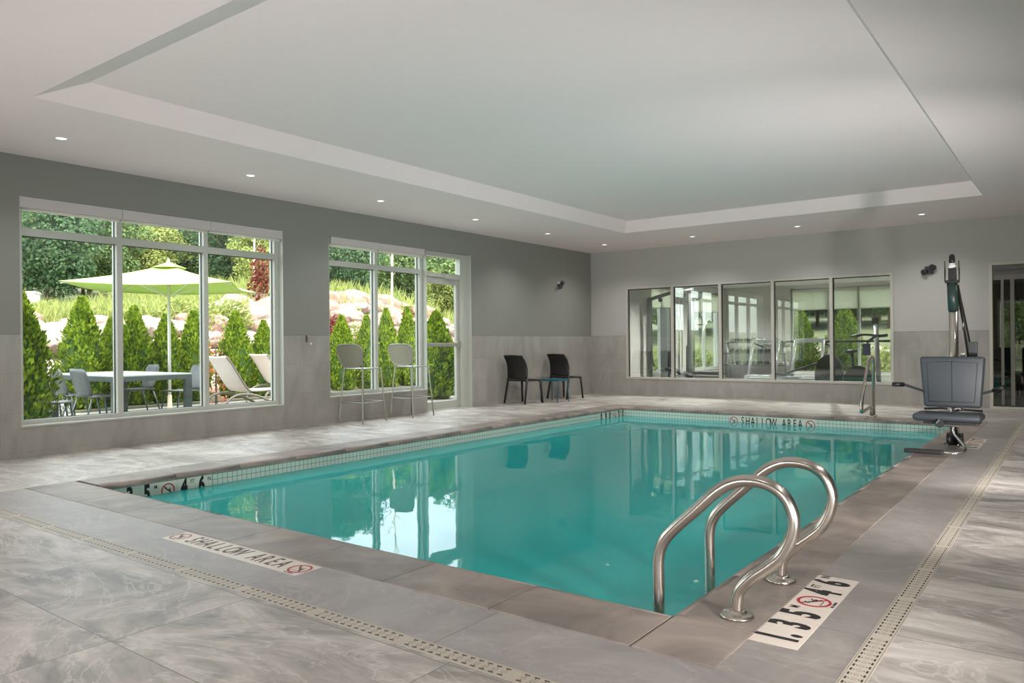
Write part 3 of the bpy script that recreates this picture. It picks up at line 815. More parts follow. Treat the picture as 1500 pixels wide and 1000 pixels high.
# fill lights added out of view to brighten the ceiling, shaped as floor uplighters
FILL_W = 330.0
def fill_light(x, y, w, aim):
    t = thing('added_fill_light', 'added fill light shaped as a slim bowl uplighter, on the deck out of view', 'fill light', (x, y, 0), 0, 'added fill lights beside and behind the camera')
    b = MB(); b.lathe([(0.12, 0.0), (0.12, 0.012), (0.02, 0.02), (0.014, 0.03), (0.014, 0.26), (0.02, 0.27)], 24); b.build('fill_light_base', M_dark, t)
    b = MB(); b.lathe([(0.03, 0.265), (0.09, 0.28), (0.125, 0.32), (0.13, 0.34), (0.122, 0.34), (0.11, 0.32), (0.08, 0.29)], 24); b.build('fill_light_bowl', M_dark, t)
    l_ = bpy.data.lights.new('fill_light_spot', 'SPOT'); l_.spot_size = R(106); l_.spot_blend = 1.0; l_.shadow_soft_size = 0.10; l_.energy = w; l_.color = (1.0, 0.94, 0.95)
    o = bpy.data.objects.new('fill_light_spot', l_); col.objects.link(o); o.parent = t; o.location = (0, 0, 0.46)
    o.rotation_euler = (Vector(aim) - Vector((x, y, 0.46))).to_track_quat('-Z', 'Y').to_euler()
for y, ax, ay, k in ((0.2, -7.0, 3.5, 0.7), (2.3, -6.5, 6.5, 0.85), (4.4, -6.0, 9.5, 1.05), (6.3, -5.6, 12.0, 1.35)): fill_light(0.35, y, FILL_W*k, (ax, ay, 2.5))
for x, k in ((-5.2, 0.62), (-2.8, 0.6), (-0.7, 0.5)): fill_light(x, -0.6, FILL_W*k, (x-1.2, 6.5, 2.7))
# ------------------------------------------------------------------ lettering and depth markers
def text_mesh(s, size, bold=0.0, sx=0.62):
    cu = bpy.data.curves.new('lettering', 'FONT'); cu.body = s; cu.size = size; cu.align_x = 'CENTER'; cu.align_y = 'CENTER'
    cu.offset = bold; cu.extrude = 0.0004; cu.resolution_u = 3
    o = bpy.data.objects.new('lettering', cu); col.objects.link(o)
    dg = bpy.context.evaluated_depsgraph_get()
    me = bpy.data.meshes.new_from_object(o.evaluated_get(dg))
    bpy.data.objects.remove(o); bpy.data.curves.remove(cu)
    for v in me.vertices: v.co.x *= sx
    return me
def add_text(parent, s, x, y, size, mat, bold=0.0, sx=0.62, z=0.0):
    me = text_mesh(s, size, bold, sx); me.materials.append(mat)
    o = bpy.data.objects.new('lettering', me); col.objects.link(o); o.parent = parent; o.location = (x, y, z)
    return o
def no_dive(parent, x, y, r, z, red, ink):
    b = MB(); seg = 40
    for k in range(seg):
        a0, a1 = 2*PI*k/seg, 2*PI*(k+1)/seg
        q = [(x+rr*math.cos(a), y+rr*math.sin(a), z) for rr, a in ((r*0.82, a0), (r, a0), (r, a1), (r*0.82, a1))]
        b.bm.faces.new([b.bm.verts.new(v) for v in q])
    c_ = math.cos(R(135)); s_ = math.sin(R(135)); hw = r*0.075
    q = [(-hw, -r*.85), (hw, -r*.85), (hw, r*.85), (-hw, r*.85)]
    an = R(45)
    b.bm.faces.new([b.bm.verts.new((x+px*math.cos(an)-py*math.sin(an), y+px*math.sin(an)+py*math.cos(an), z)) for px, py in q])
    # give the ring its own thickness
    ret = bmesh.ops.extrude_face_region(b.bm, geom=b.bm.faces[:])
    bmesh.ops.translate(b.bm, verts=[v for v in ret['geom'] if isinstance(v, bmesh.types.BMVert)], vec=(0, 0, 0.0004))
    b.build('prohibition_ring', red, parent)
    b = MB(); zz = z+0.0002
    def bar(p, q_, w_):
        p = Vector((p[0]*r+x, p[1]*r+y, zz)); q_ = Vector((q_[0]*r+x, q_[1]*r+y, zz)); n_ = Vector((-(q_-p).y, (q_-p).x, 0)).normalized()*w_*r/2
        b.bm.faces.new([b.bm.verts.new(v) for v in (p-n_, q_-n_, q_+n_, p+n_)])
    bar((-0.45, 0.35), (0.12, -0.05), 0.14); bar((0.12, -0.05), (0.5, -0.35), 0.1); bar((0.0, 0.02), (0.42, 0.28), 0.09); bar((-0.45, .35), (-0.2, 0.5), 0.09)
    n_ = 10; b.bm.faces.new([b.bm.verts.new((x+r*0.3+0.11*r*math.cos(2*PI*k/n_), y-r*0.02+0.11*r*math.sin(2*PI*k/n_), zz)) for k in range(n_)])
    for k in range(3): bar((-0.55+k*.3, -0.52), (-0.35+k*.3, -0.46), 0.06)
    ret = bmesh.ops.extrude_face_region(b.bm, geom=b.bm.faces[:])
    bmesh.ops.translate(b.bm, verts=[v for v in ret['geom'] if isinstance(v, bmesh.types.BMVert)], vec=(0, 0, 0.0004))
    b.build('diver_symbol', ink, parent)
def marker(name, label, n, tw, th, spec, mat, ink, red, rot=None, loc=(0,0,0), shallow=False, group=None, red0=None, ink0=None):
    """row of n tiles tw wide, th high, lying in local XY, writing reads along +X"""
    t = thing(name, label, 'pool marker', loc, 0)
    if rot: t.rotation_euler = rot
    b = MB(); L_ = n*tw
    b.box(-L_/2, -th/2, -0.004, L_/2, th/2, 0.0004); b.build('tile_bed', M_joint, t)
    for k in range(n):
        b = MB(); b.box(-L_/2+k*tw+0.0008, -th/2, 0.0, -L_/2+(k+1)*tw-0.0008, th/2, 0.0014, bevel=0.0004); b.build('tile', mat, t)
    z = 0.0020
    for (k, s, kind) in spec:
        x = -L_/2 + (k+0.5)*tw
        if kind == 'icon':
            no_dive(t, x, 0.0, th*0.38, z, red0 if (red0 and k == 0) else red, ink)
        elif kind == 'big': add_text(t, s, x, 0.0, th*1.16, ink, bold=0.0095, sx=0.60, z=z)
        elif kind == 'unit': add_text(t, s, x, th*0.26, th*0.3, ink, bold=0.0004, sx=0.75, z=z)
        elif kind == 'word': add_text(t, s, x, 0.0, th*1.0, ink, bold=0.0015, sx=0.58, z=z)
        elif kind == 'small': add_text(t, s, x, -th*0.44, th*0.1, ink, sx=0.8, z=z)
    return t
def depth_spec(meters, ft, inch):
    # 1. 3 5M icon 4FT 6IN
    return [(0, meters[0], 'big'), (0.30, '.', 'big'), (1, meters[1], 'big'), (1.88, meters[2], 'big'), (2.34, 'M', 'unit'), (3, '', 'icon'), (3, 'NO DIVING', 'small'),
            (3.9, ft, 'big'), (4.36, 'FT', 'unit'), (4.9, inch, 'big'), (5.36, 'IN', 'unit')]
SW = [(0, '', 'icon')] + [(1+i*0.545, c_, 'word') for i, c_ in enumerate('SHALLOW')] + [(1+i*0.545, c_, 'word') for i, c_ in zip(range(8, 12), 'AREA')] + [(8, '', 'icon'), (8, 'NO DIVING', 'small')]
marker('shallow_sign', 'cream floor tile sign reading SHALLOW AREA set in the near deck', 9, 0.1425, 0.17, SW, M_plaque, M_ink_soft, M_red, loc=(-3.785, 2.452, 0.0), red0=M_red_soft)
marker('depth_marker', 'cream floor tile depth marker reading 1.35 M beside the near grab rails', 6, 0.165, 0.19, depth_spec('135', '4', '6'), M_plaque, M_ink, M_red, rot=(0, 0, PI/2), loc=(-0.945, 3.375, 0.0))
marker('depth_marker', 'cream floor tile depth marker on the deck behind the pool lift foot rest', 6, 0.155, 0.17, depth_spec('090', '3', '0'), M_plaque, M_ink, M_red, rot=(0, 0, PI/2), loc=(-0.945, 9.72, 0.0))
# on pool walls: left wall faces +X, writing reads along -Y... seen from the pool it runs towards +Y
def wall_rot_left(): return Matrix(((0, 0, 1), (1, 0, 0), (0, 1, 0))).to_euler()
def wall_rot_back(): return Matrix(((1, 0, 0), (0, 0, -1), (0, 1, 0))).to_euler()
marker('depth_marker', 'white wall tile depth marker reading 4 FT 6 IN at the near left pool corner', 6, 0.170, 0.165, depth_spec('135', '4', '6'), M_plaque_w, M_ink, M_red, rot=wall_rot_left(), loc=(P['x0']-0.010, 3.47, -0.131))
marker('depth_marker', 'white wall tile depth marker reading 0.90 M at the far left pool corner', 6, 0.155, 0.165, depth_spec('090', '3', '0'), M_plaque_w, M_ink, M_red, rot=wall_rot_left(), loc=(P['x0']-0.010, 11.58, -0.131))
marker('shallow_sign', 'white wall tile sign reading SHALLOW AREA under the far pool coping', 9, 0.150, 0.18, SW, M_plaque_w, M_ink, M_red, rot=wall_rot_back(), loc=(-3.9, P['y1']+0.010, -0.137))

# ------------------------------------------------------------------ stainless rails
def grab_rail(label, y, pts):
    t = thing('grab_rail', label, 'pool rail', (-1.153, y, 0), 0)
    path = smooth_path([(x+1.153, 0, z) for x, z in pts], 5)
    b = MB(); b.tube(path, 0.0255, 16); b.build('rail_tube', M_steel, t)
    b = MB(); b.lathe([(0.066, 0.003), (0.070, 0.007), (0.070, 0.012), (0.066, 0.017), (0.058, 0.020), (0.050, 0.021), (0.042, 0.023), (0.038, 0.028), (0.034, 0.034), (0.0262, 0.036)], 64); b.build('floor_flange', M_steel, t)
    return t
RP = [(-1.153, 0.0), (-1.153, 0.06), (-1.14, 0.115), (-1.09, 0.175), (-1.03, 0.225), (-0.968, 0.285), (-0.928, 0.365), (-0.918, 0.44), (-0.945, 0.515), (-1.00, 0.56), (-1.07, 0.575), (-1.15, 0.565), (-1.23, 0.52), (-1.33, 0.425), (-1.43, 0.33), (-1.483, 0.265), (-1.507, 0.19), (-1.508, 0.08), (-1.508, -0.08), (-1.508, -0.6)]
grab_rail('nearest curved stainless steel grab rail at the near right pool corner', 3.08, RP)
grab_rail('curved stainless steel grab rail standing just behind the nearest one', 3.66, RP)
t = thing('stair_rail', 'tall narrow stainless steel stair hand rail on the far pool edge', 'pool rail', (-2.5, 12.40, 0), 0)
b = MB()
b.tube(fillet_path([(0, 0, 0), (0, 0, 0.90), (0, -0.27, 0.90), (0, -0.76, 0.33), (0, -0.80, 0.12), (0, -0.16, 0.16), (0, -0.16, 0.0)], [0.12, 0.1, 0.1, 0.05, 0.06]), 0.024, 12)
b.build('rail_tube', M_steel, t)
for yy in (0, -0.16):
    b = MB(); b.lathe([(0.050, 0.004), (0.050, 0.012), (0.028, 0.02)], 20, c=(0, yy, 0)); b.build('floor_flange', M_steel, t)

# ------------------------------------------------------------------ pool lift
pl = thing('pool_lift', 'pool lift with slate grey padded seat on a steel mast', 'pool lift', (-1.10, 9.45, 0), 0)
b = MB(); b.lathe([(0.10, 0.004), (0.10, 0.02), (0.055, 0.03), (0.055, 0.10), (0.05, 0.11)], 24); b.build('mast_base', M_blackm, pl)
b = MB(); b.tube([(0, 0, 0.05), (0, 0, 1.62)], 0.045, 20); b.build('mast', M_steel, pl)
b = MB(); b.tube([(0, 0, 1.46), (-0.01, 0, 1.76)], 0.052, 20); b.build('mast_collar', plain('lift_green_sleeve', (40, 60, 54), rough=.4), pl)
b = MB(); b.box(-0.075, -0.05, 1.76, 0.055, 0.05, 1.79, bevel=.006); b.box(-0.045, -0.03, 1.79, 0.03, 0.03, 1.93, bevel=.01); b.build('pivot_block', M_black, pl)
b = MB(); b.box(-0.082, -0.03, 1.78, -0.074, 0.03, 2.0); b.box(0.052, -0.03, 1.78, 0.060, 0.03, 2.0); b.build('side_plate', M_chrome, pl)
b = MB(); b.lathe([(0.04, 1.92), (0.042, 1.94), (0.03, 1.975)], 20, c=(-0.01, 0, 0)); b.build('cap', M_white, pl)
b = MB(); b.lathe([(0.022, 1.97), (0.03, 2.0), (0.026, 2.06), (0.012, 2.07)], 16, c=(-0.01, 0, 0)); b.build('lift_knob', M_black, pl)
b = MB(); b.tube([(0.03, 0.05, 1.74), (0.09, 0.07, 1.35), (0.14, 0.08, 1.0), (0.15, 0.08, 0.75)], [0.018, 0.022, 0.03, 0.03], 12); b.build('actuator', plain('lift_actuator_dark', (44, 42, 38), rough=.4, metal=.5), pl)
b = MB(); b.box(0.13, 0.05, 0.92, 0.21, 0.13, 1.12, bevel=.008); b.build('control_box', M_dark, pl)
b = MB(); b.box(0.06, 0.02, 0.93, 0.10, 0.07, 1.0, bevel=.004); b.tube([(0.085, 0.02, 1.25), (0.09, 0.01, 1.33)], 0.009, 8); b.build('bracket', M_chrome, pl)
b = MB(); b.tube([(0, 0, 0.36), (0, -0.33, 0.36)], 0.032, 12); b.tube([(0.02, -0.1, 0.33), (0.12, -0.35, 0.30)], 0.02, 10); b.build('seat_arm', M_chrome, pl)
# seat and backrest: local coordinates relative to mast
def pad(parent, name, x0, x1, y0, y1, z0, z1, mat, bev, taper=0.0):
    b = MB(); b.box(x0, y0, z0, x1, y1, z1)
    for v in b.bm.verts:
        if taper and v.co.z < (z0+z1)/2: v.co.x = (x0+x1)/2 + (v.co.x-(x0+x1)/2)*(1-taper)
    bmesh.ops.bevel(b.bm, geom=b.bm.edges[:], offset=bev, segments=4, affect='EDGES', profile=0.5)
    for f_ in b.bm.faces: f_.smooth = True
    return b.build(name, mat, parent)
cxs = 0.005
bk = pad(pl, 'backrest', cxs-0.305, cxs+0.305, -0.23, -0.15, 0.425, 0.965, M_vinyl, 0.03, 0.13)
b = MB()
def seam(pts): b.tube([(x+cxs, -0.2315, z) for x, z in pts], 0.0035, 5)
seam([(-0.215, 0.485), (-0.235, 0.90), (0.0, 0.915), (0.235, 0.90), (0.205, 0.485), (-0.215, 0.485)]); seam([(0.0, 0.485), (0.0, 0.915)])
b.build('stitched_seam', M_vinyl_d, bk)
st = pad(pl, 'seat', cxs-0.32, cxs+0.30, -0.62, -0.20, 0.305, 0.385, M_vinyl, 0.036)
b = MB(); b.box(cxs-0.22, -0.60, 0.28, cxs+0.27, -0.22, 0.306, bevel=.008); b.build('seat_pan', M_black, pl)
b = MB()
b.tube(smooth_path([(cxs-0.24, -0.19, 0.58), (cxs-0.32, -0.30, 0.62), (cxs-0.42, -0.40, 0.665), (cxs-0.46, -0.44, 0.67)], 4), 0.014, 10)
b.build('armrest', M_dark, pl)
b = MB(); b.tube([(cxs-0.43, -0.41, 0.668), (cxs-0.52, -0.48, 0.672)], 0.024, 12); b.build('arm_grip', M_black, pl)
b = MB(); b.tube(smooth_path([(cxs+0.26, -0.19, 0.58), (cxs+0.33, -0.20, 0.60), (cxs+0.40, -0.22, 0.625)], 4), 0.014, 10); b.build('armrest', M_dark, pl)
b = MB(); b.tube([(cxs+0.37, -0.21, 0.615), (cxs+0.47, -0.26, 0.66)], 0.022, 12); b.build('arm_grip', M_black, pl)
b = MB(); b.tube([(cxs-0.26, -0.25, 0.405), (cxs-0.1, -0.24, 0.415), (cxs+0.28, -0.24, 0.40)], 0.012, 8); b.build('seat_belt', M_black, pl)
b = MB(); b.box(cxs-0.04, -0.27, 0.385, cxs+0.0, -0.20, 0.43, bevel=.006); b.tube([(cxs+0.02, -0.24, 0.41), (cxs+0.1, -0.24, 0.415)], 0.02, 10); b.build('seat_hinge', M_chrome, pl)
b = MB(); b.tube([(cxs-0.06, -0.66, 0.29), (cxs-0.06, -0.60, 0.29)], 0.042, 16); b.build('lock_knob', M_black, pl)
b = MB(); b.box(cxs-0.13, -0.645, 0.262, cxs+0.10, -0.615, 0.285, bevel=.005); b.tube([(cxs-0.06, -0.665, 0.335), (cxs-0.10, -0.65, 0.27)], 0.008, 6); b.build('foot_bracket', M_chrome, pl)
b = MB(); b.tube(fillet_path([(cxs+0.06, -0.63, 0.28), (cxs+0.06, -0.64, 0.20), (cxs+0.20, -0.85, 0.065), (cxs+0.17, -1.02, 0.045), (cxs-0.05, -1.05, 0.045)], 0.08), 0.0135, 12); b.build('footrest_tube', M_chrome, pl)
b = MB(); b.box(cxs-0.32, -1.085, 0.026, cxs+0.02, -1.015, 0.070, bevel=.012); b.build('footrest', M_black, pl)
b = MB(); b.cyl((0.04, -0.09, 0.075), 0.07, 0.05, 20, 'X'); b.cyl((-0.06, -0.10, 0.075), 0.07, 0.05, 20, 'X'); b.build('transport_wheel', M_black, pl)
b = MB(); b.box(-0.08, -0.15, 0.004, 0.10, -0.02, 0.016, bevel=.003); b.cyl((-0.05, -0.14, 0.014), 0.012, 0.02, 10); b.cyl((0.05, -0.14, 0.014), 0.012, 0.02, 10); b.build('anchor_plate', M_chrome, pl)

# ------------------------------------------------------------------ black chairs and teal side table
def black_chair(label, loc, rz):
    t = thing('stacking_chair', label, 'chair', loc, rz, 'black stacking chairs against the left wall')
    # faces +Y locally; width X
    b = MB(); b.grid(lambda u, v: Vector(((u-0.5)*0.46, -0.22+v*0.44, 0.452 - 0.018*math.sin(PI*u)*math.sin(PI*v) - 0.02*max(0, v-0.85)/0.15)), 8, 8, 0.022); b.build('seat', M_black, t)
    def bk_(u, v):
        w = 0.235 - 0.02*v
        return Vector(((u-0.5)*2*w, -0.235 - 0.10*v + 0.045*math.sin(PI*v)*0 - 0.05*math.sin(PI*u) + 0.06*math.sin(PI*v*0.9), 0.47 + 0.44*v))
    b = MB(); b.grid(bk_, 10, 10, 0.014); b.build('backrest', plain('black_mesh_back', (24, 24, 20), rough=.7, var=.2, scale=120), t)
    b = MB()
    for s_ in (-1, 1): b.tube(smooth_path([(s_*0.235, -0.215, 0.44), (s_*0.24, -0.20, 0.62), (s_*0.23, -0.24, 0.78), (s_*0.215, -0.335, 0.91)], 4), 0.012, 8)
    b.tube([(-0.215, -0.335, 0.91), (0.0, -0.385, 0.915), (0.215, -0.335, 0.91)], 0.012, 8)
    b.build('back_frame', M_black, t)
    for s_ in (-1, 1):
        b = MB(); b.tube([(s_*0.23, 0.20, 0.44), (s_*0.25, 0.24, 0.0)], [0.024, 0.018], 8); b.build('leg', M_black, t)
        b = MB(); b.tube([(s_*0.235, -0.20, 0.46), (s_*0.255, -0.30, 0.0)], [0.024, 0.018], 8); b.build('leg', M_black, t)
    b = MB(); b.tube([(-0.23, 0.20, 0.44), (0.23, 0.20, 0.44), (0.235, -0.20, 0.44), (-0.235, -0.20, 0.44), (-0.23, 0.20, 0.44)], 0.014, 8); b.build('seat_frame', M_black, t)
    return t
c1 = black_chair('black stacking chair standing alone, nearer the exit door, left of the teal table', (-8.55, 11.78, 0), R(-4))
dup(c1, (-8.53, 13.22, 0), R(-6), 'black stacking chair nearer the room corner, partly behind the teal side table')
t = thing('side_table', 'low square teal metal side table between the two black chairs', 'side table', (-8.22, 12.33, 0), R(0))
b = MB(); b.box(-0.2, -0.2, 0.41, 0.2, 0.2, 0.445, bevel=.008); b.build('table_top', M_teal, t)
for sx in (-1, 1):
    for sy in (-1, 1):
        b = MB(); b.tube([(sx*0.18, sy*0.18, 0.43), (sx*0.195, sy*0.195, 0)], 0.010, 8); b.build('leg', M_teal, t)

# ------------------------------------------------------------------ bar stools
def bar_stool(label, loc, rz):
    t = thing('bar_stool', label, 'bar stool', loc, rz, 'sage metal bar stools by the window')
    b = MB(); b.grid(lambda u, v: Vector(((u-0.5)*(0.40-0.04*v), -0.20+v*0.41, 0.80 - 0.012*math.sin(PI*u)*math.sin(PI*v))), 8, 8, 0.012); b.build('seat', M_stool, t)
    def oval(s_, k=1.0):
        a = s_
        x = 0.235*math.copysign(abs(math.cos(a))**0.6, math.cos(a))*k; z = 0.168*math.copysign(abs(math.sin(a))**0.6, math.sin(a))*k
        x *= 1.0 + 0.22*(z/0.165)*0.6
        return Vector((x, -0.215-0.02-0.075*((z+0.165)/0.33)-0.35*(0.05-x*x), 0.985+z))
    b = MB(); n_ = 32; lay = []
    for dy in (-0.002, 0.002):
        D_ = Vector((0, dy, 0))
        lay.append(([b.bm.verts.new(oval(2*PI*k/n_, 0.97)+D_) for k in range(n_)], [b.bm.verts.new(oval(2*PI*k/n_, 0.5)+D_) for k in range(n_)], b.bm.verts.new(oval(0, 0)+D_)))
    for vv, vm, vc in lay:
        for k in range(n_):
            b.bm.faces.new((vv[k], vv[(k+1)%n_], vm[(k+1)%n_], vm[k])); b.bm.faces.new((vm[k], vm[(k+1)%n_], vc))
    for k in range(n_): b.bm.faces.new((lay[0][0][k], lay[0][0][(k+1)%n_], lay[1][0][(k+1)%n_], lay[1][0][k]))
    b.build('back_panel', M_stool_p, t)
    b = MB(); b.tube([oval(2*PI*k/36) for k in range(36)], 0.010, 8, closed=True)
    b.build('back_frame', M_stool, t)
    for s_ in (-1, 1):
        b = MB(); b.tube([(s_*0.175, 0.19, 0.80), (s_*0.225, 0.26, 0.0)], 0.011, 8); b.build('leg', M_stool, t)
        b = MB(); b.tube(smooth_path([(s_*0.20, -0.245, 0.93), (s_*0.178, -0.21, 0.82), (s_*0.20, -0.235, 0.5), (s_*0.23, -0.27, 0.0)], 4), 0.011, 8); b.build('leg', M_stool, t)
    b = MB(); h_ = 0.30; q = [(-0.205, -0.253), (0.212, -0.253), (0.207, 0.234), (-0.207, 0.234)]
    b.tube([(x, y, h_) for x, y in q], 0.008, 8, closed=True); b.build('foot_ring', M_stool, t)
    return t
s1 = bar_stool('sage green metal bar stool in front of the window wall, nearer the camera', (-8.56, 7.70, 0), R(6))
dup(s1, (-8.56, 8.74, 0), R(5), 'sage green metal bar stool standing next to the glass exit door')

# ------------------------------------------------------------------ small wall fittings
def emergency_light(label, loc, rz, dark):
    mt = M_dark if dark else M_cas
    t = thing('emergency_light', label, 'emergency light', loc, rz)   # mounted on plane y=0, projecting to -y
    b = MB(); b.box(-0.05, -0.03, -0.045, 0.05, 0.0, 0.06, bevel=.006); b.build('housing', mt, t)
    for s_, z_ in ((-1, 0.02), (1, 0.075)):
        b = MB(); b.tube([(s_*0.03, -0.03, z_-0.02), (s_*0.055, -0.075, z_-0.045)], [0.030, 0.042], 14); b.build('lamp_head', M_dark, t)
    t.scale = (1.3, 1.3, 1.3); return t
emergency_light('twin head emergency light high on the left wall above the black chairs', (XL, 13.42, 2.36), PI/2, False)
emergency_light('dark twin head emergency light high on the back wall beside the pool lift', (-2.075, YB, 2.33), 0, True)
def hook(label, loc, rz):
    t = thing('wall_hook', label, 'wall hook', loc, rz)
    b = MB(); b.box(-0.014, -0.008, -0.05, 0.014, 0.0, 0.05, bevel=.003); b.build('hook_plate', M_steel, t)
    b = MB(); b.tube([(0, -0.006, 0.02), (0, -0.04, 0.0), (0, -0.05, 0.03)], 0.006, 8); b.tube([(0, -0.006, -0.03), (0, -0.035, -0.045), (0, -0.045, -0.02)], 0.006, 8); b.build('hook_arm', M_steel, t)
hook('small steel hook on the left wall between the two windows', (XL, 6.88, 1.24), PI/2)
hook('small steel hook on the left wall behind the black chair near the corner', (XL, 13.70, 0.82), PI/2)
hook('small steel hook on the left wall behind the black chair near the door', (XL, 12.05, 0.86), PI/2)
t = thing('wall_button', 'tiny white round button on the wall between the two windows', 'wall button', (XL, 6.96, 1.17), 0)
b = MB(); b.cyl((0, 0, 0), 0.016, 0.012, 16, 'X'); b.build('button_cap', M_white, t)
# ------------------------------------------------------------------ terrain outside
def sstep(a, b, x):
    t_ = max(0.0, min(1.0, (x-a)/(b-a))); return t_*t_*(3-2*t_)
def ddist(x, y):
    a = -8.95 - x; b_ = (y - 23.1) + 1.5
    return max(a, b_) + 0.6*mnoise.noise(Vector((x*.12, y*.12, 0)))*sstep(8, 20, max(a, b_))
def ground(x, y):
    d_ = ddist(x, y)
    eh = 1.65 + 1.2*sstep(10, 17, y)*sstep(26, 20, y)
    h = eh*sstep(6.9, 11.0 + 2.0*sstep(10, 17, y), d_)
    h += 0.045*max(0, d_-12) + 0.085*max(0, d_-34)
    h += 0.5*mnoise.noise(Vector((x*.06, y*.06, 3.1)))*sstep(12, 30, d_)
    return h - 0.03
b = MB()
def axis_vals(a, bnd, lo_, hi_):
    out = []; x = a
    while x < bnd:
        out.append(x); x += 0.6 if lo_ <= x <= hi_ else 3.0
    out.append(bnd); return out
xs_ = axis_vals(-130, 34, -22, -8.5); ys_ = axis_vals(-70, 140, 0, 30)
gv = {}
def gvert(i, j):
    if (i, j) not in gv: gv[(i, j)] = b.bm.verts.new((xs_[i], ys_[j], ground(xs_[i], ys_[j])))
    return gv[(i, j)]
for i in range(len(xs_)-1):
    for j in range(len(ys_)-1):
        xm, ym = (xs_[i]+xs_[i+1])/2, (ys_[j]+ys_[j+1])/2
        if xs_[i+1] > -9.1 and ys_[j] < 23.3 : continue
        b.bm.faces.new((gvert(i, j), gvert(i+1, j), gvert(i+1, j+1), gvert(i, j+1))).smooth = True
struct(b.build('ground', M_ground))
b = MB(); b.box(-14.1, -8, -0.14, -9.04, 23.0, -0.005); struct(b.build('patio', M_patio))
b = MB(); b.box(-15.9, -8, -0.10, -14.1, 26.0, 0.02); b.box(-14.1, 23.06, -0.10, 3.5, 25.6, 0.02); tag(b.build('mulch_bed', M_bed), 'brown mulch bed planted with the row of green arborvitae', 'mulch', kind='stuff')
# outer face and roof edge of the building so that it shades the patio as in life
b = MB(); b.box(XL-WT-0.01, YN-WT-1, H+0.35, 4.0, GYM_Y1+0.4, H+0.55); struct(b.build('roof', M_white))

# ------------------------------------------------------------------ arborvitae
def arb_proto(seed, h=1.8, rad=0.34, n=5200):
    rnd = random.Random(seed)
    def prof(z):      # z 0..1
        return rad*(0.80 + 0.38*z/0.3 if z < 0.3 else 1.18*(1-((z-0.3)/0.7)**1.55))*0.86 + 0.012
    fo = MB()
    ph = [rnd.uniform(0, 6.28) for _ in range(4)]
    for i in range(n):
        z = rnd.random()**1.15; a = rnd.uniform(0, 2*PI)
        r_ = prof(z)*(0.90 + 0.12*math.sin(5*a+ph[0]+9*z) + 0.10*math.sin(9*a-14*z+ph[1])) * rnd.uniform(0.80, 1.05)
        p = Vector((r_*math.cos(a), r_*math.sin(a), 0.03 + z*h))
        out = Vector((math.cos(a), math.sin(a), 0)); up = Vector((0, 0, 1))
        dirn = (up*rnd.uniform(0.8, 1.3) + out*rnd.uniform(0.15, 0.75) + Vector((rnd.uniform(-.3,.3), rnd.uniform(-.3,.3), 0))).normalized()
        side = dirn.cross(out + Vector((rnd.uniform(-.8,.8), rnd.uniform(-.8,.8), 0))).normalized()
        L_ = rnd.uniform(0.05, 0.10); W_ = rnd.uniform(0.012, 0.024)
        v = [fo.bm.verts.new(q) for q in (p, p+dirn*L_*0.5+side*W_, p+dirn*L_, p+dirn*L_*0.55-side*W_)]
        fo.bm.faces.new(v)
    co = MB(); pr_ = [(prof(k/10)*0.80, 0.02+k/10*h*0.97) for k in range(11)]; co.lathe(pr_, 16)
    return fo, co
def make_arb(seed, label, loc, h, rad, grp):
    t = thing('arborvitae', label, 'evergreen shrub', loc, 0, grp)
    fo, co = arb_proto(seed, h, rad)
    fo.bm.normal_update()
    me = bpy.data.meshes.new('foliage'); fo.bm.to_mesh(me); fo.bm.free(); me.materials.append(M_arb)
    o = bpy.data.objects.new('foliage', me); col.objects.link(o); o.parent = t
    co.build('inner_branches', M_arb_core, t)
    return t
GA = 'row of clipped arborvitae beyond the patio'
protos = [make_arb(11+k, 'x', (0, 0, 0), 1.8, 0.34, GA) for k in range(3)]
def place_arb(k, x, y, h, rad, label, first=[True, True, True]):
    sc = (rad/0.30, rad/0.30, h/1.8)
    loc = (x, y, ground(x, y) if x < -15.5 or y > 26 else -0.01)
    if first[k]:
        first[k] = False; o = protos[k]; o.location = loc; o.scale = sc; o['label'] = label; o.rotation_euler.z = random.uniform(0, 6)
        return o
    return dup(protos[k], loc, random.uniform(0, 6), label, GA, sc)
row = [(-14.7, 5.15, 1.80, .36, 'tall green arborvitae beyond the patio table, second shrub from the window left edge'),
       (-14.7, 6.41, 2.00, .38, 'broad green arborvitae directly behind the grey patio chairs at the table left side'),
       (-15.0, 7.07, 1.66, .28, 'slim arborvitae mostly hidden behind the first white window mullion'),
       (-14.8, 7.42, 1.88, .34, 'arborvitae standing just right of the first window mullion, behind the table'),
       (-14.8, 8.06, 1.74, .34, 'arborvitae directly behind the white umbrella pole'),
       (-14.8, 8.66, 1.82, .33, 'arborvitae partly behind the second mullion of the wide window'),
       (-14.8, 9.64, 1.84, .36, 'arborvitae directly behind the first white lounger'),
       (-14.8, 10.35, 1.66, .32, 'arborvitae behind the second lounger at the right edge of the wide window'),
       (-14.8, 12.62, 1.82, .36, 'arborvitae behind the first bar stool, leftmost seen through the narrower window'),
       (-14.8, 13.45, 1.84, .32, 'arborvitae just left of the narrower window mullion, behind the first stool'),
       (-14.8, 14.15, 2.04, .33, 'arborvitae just right of the narrower window mullion'),
       (-14.8, 14.95, 2.10, .33, 'pointed arborvitae behind the second bar stool, left of the exit door'),
       (-14.8, 11.3, 1.8, .33, 'arborvitae hidden by the wall between the two windows'),
       (-14.8, 4.3, 1.75, .33, 'arborvitae farther left, hidden by the wall beside the wide window'),
       (-10.55, 3.86, 1.80, .34, 'big light green arborvitae close outside the glass at the left edge of the wide window'),
       (-10.9, 11.85, 1.78, .42, 'big green arborvitae seen through the glass exit door, close to the building'),
       (-7.05, 24.55, 2.05, .46, 'bright green arborvitae filling the left part of the far gym window'),
       (-5.78, 24.75, 2.12, .50, 'bright green arborvitae filling the middle of the far gym window')]
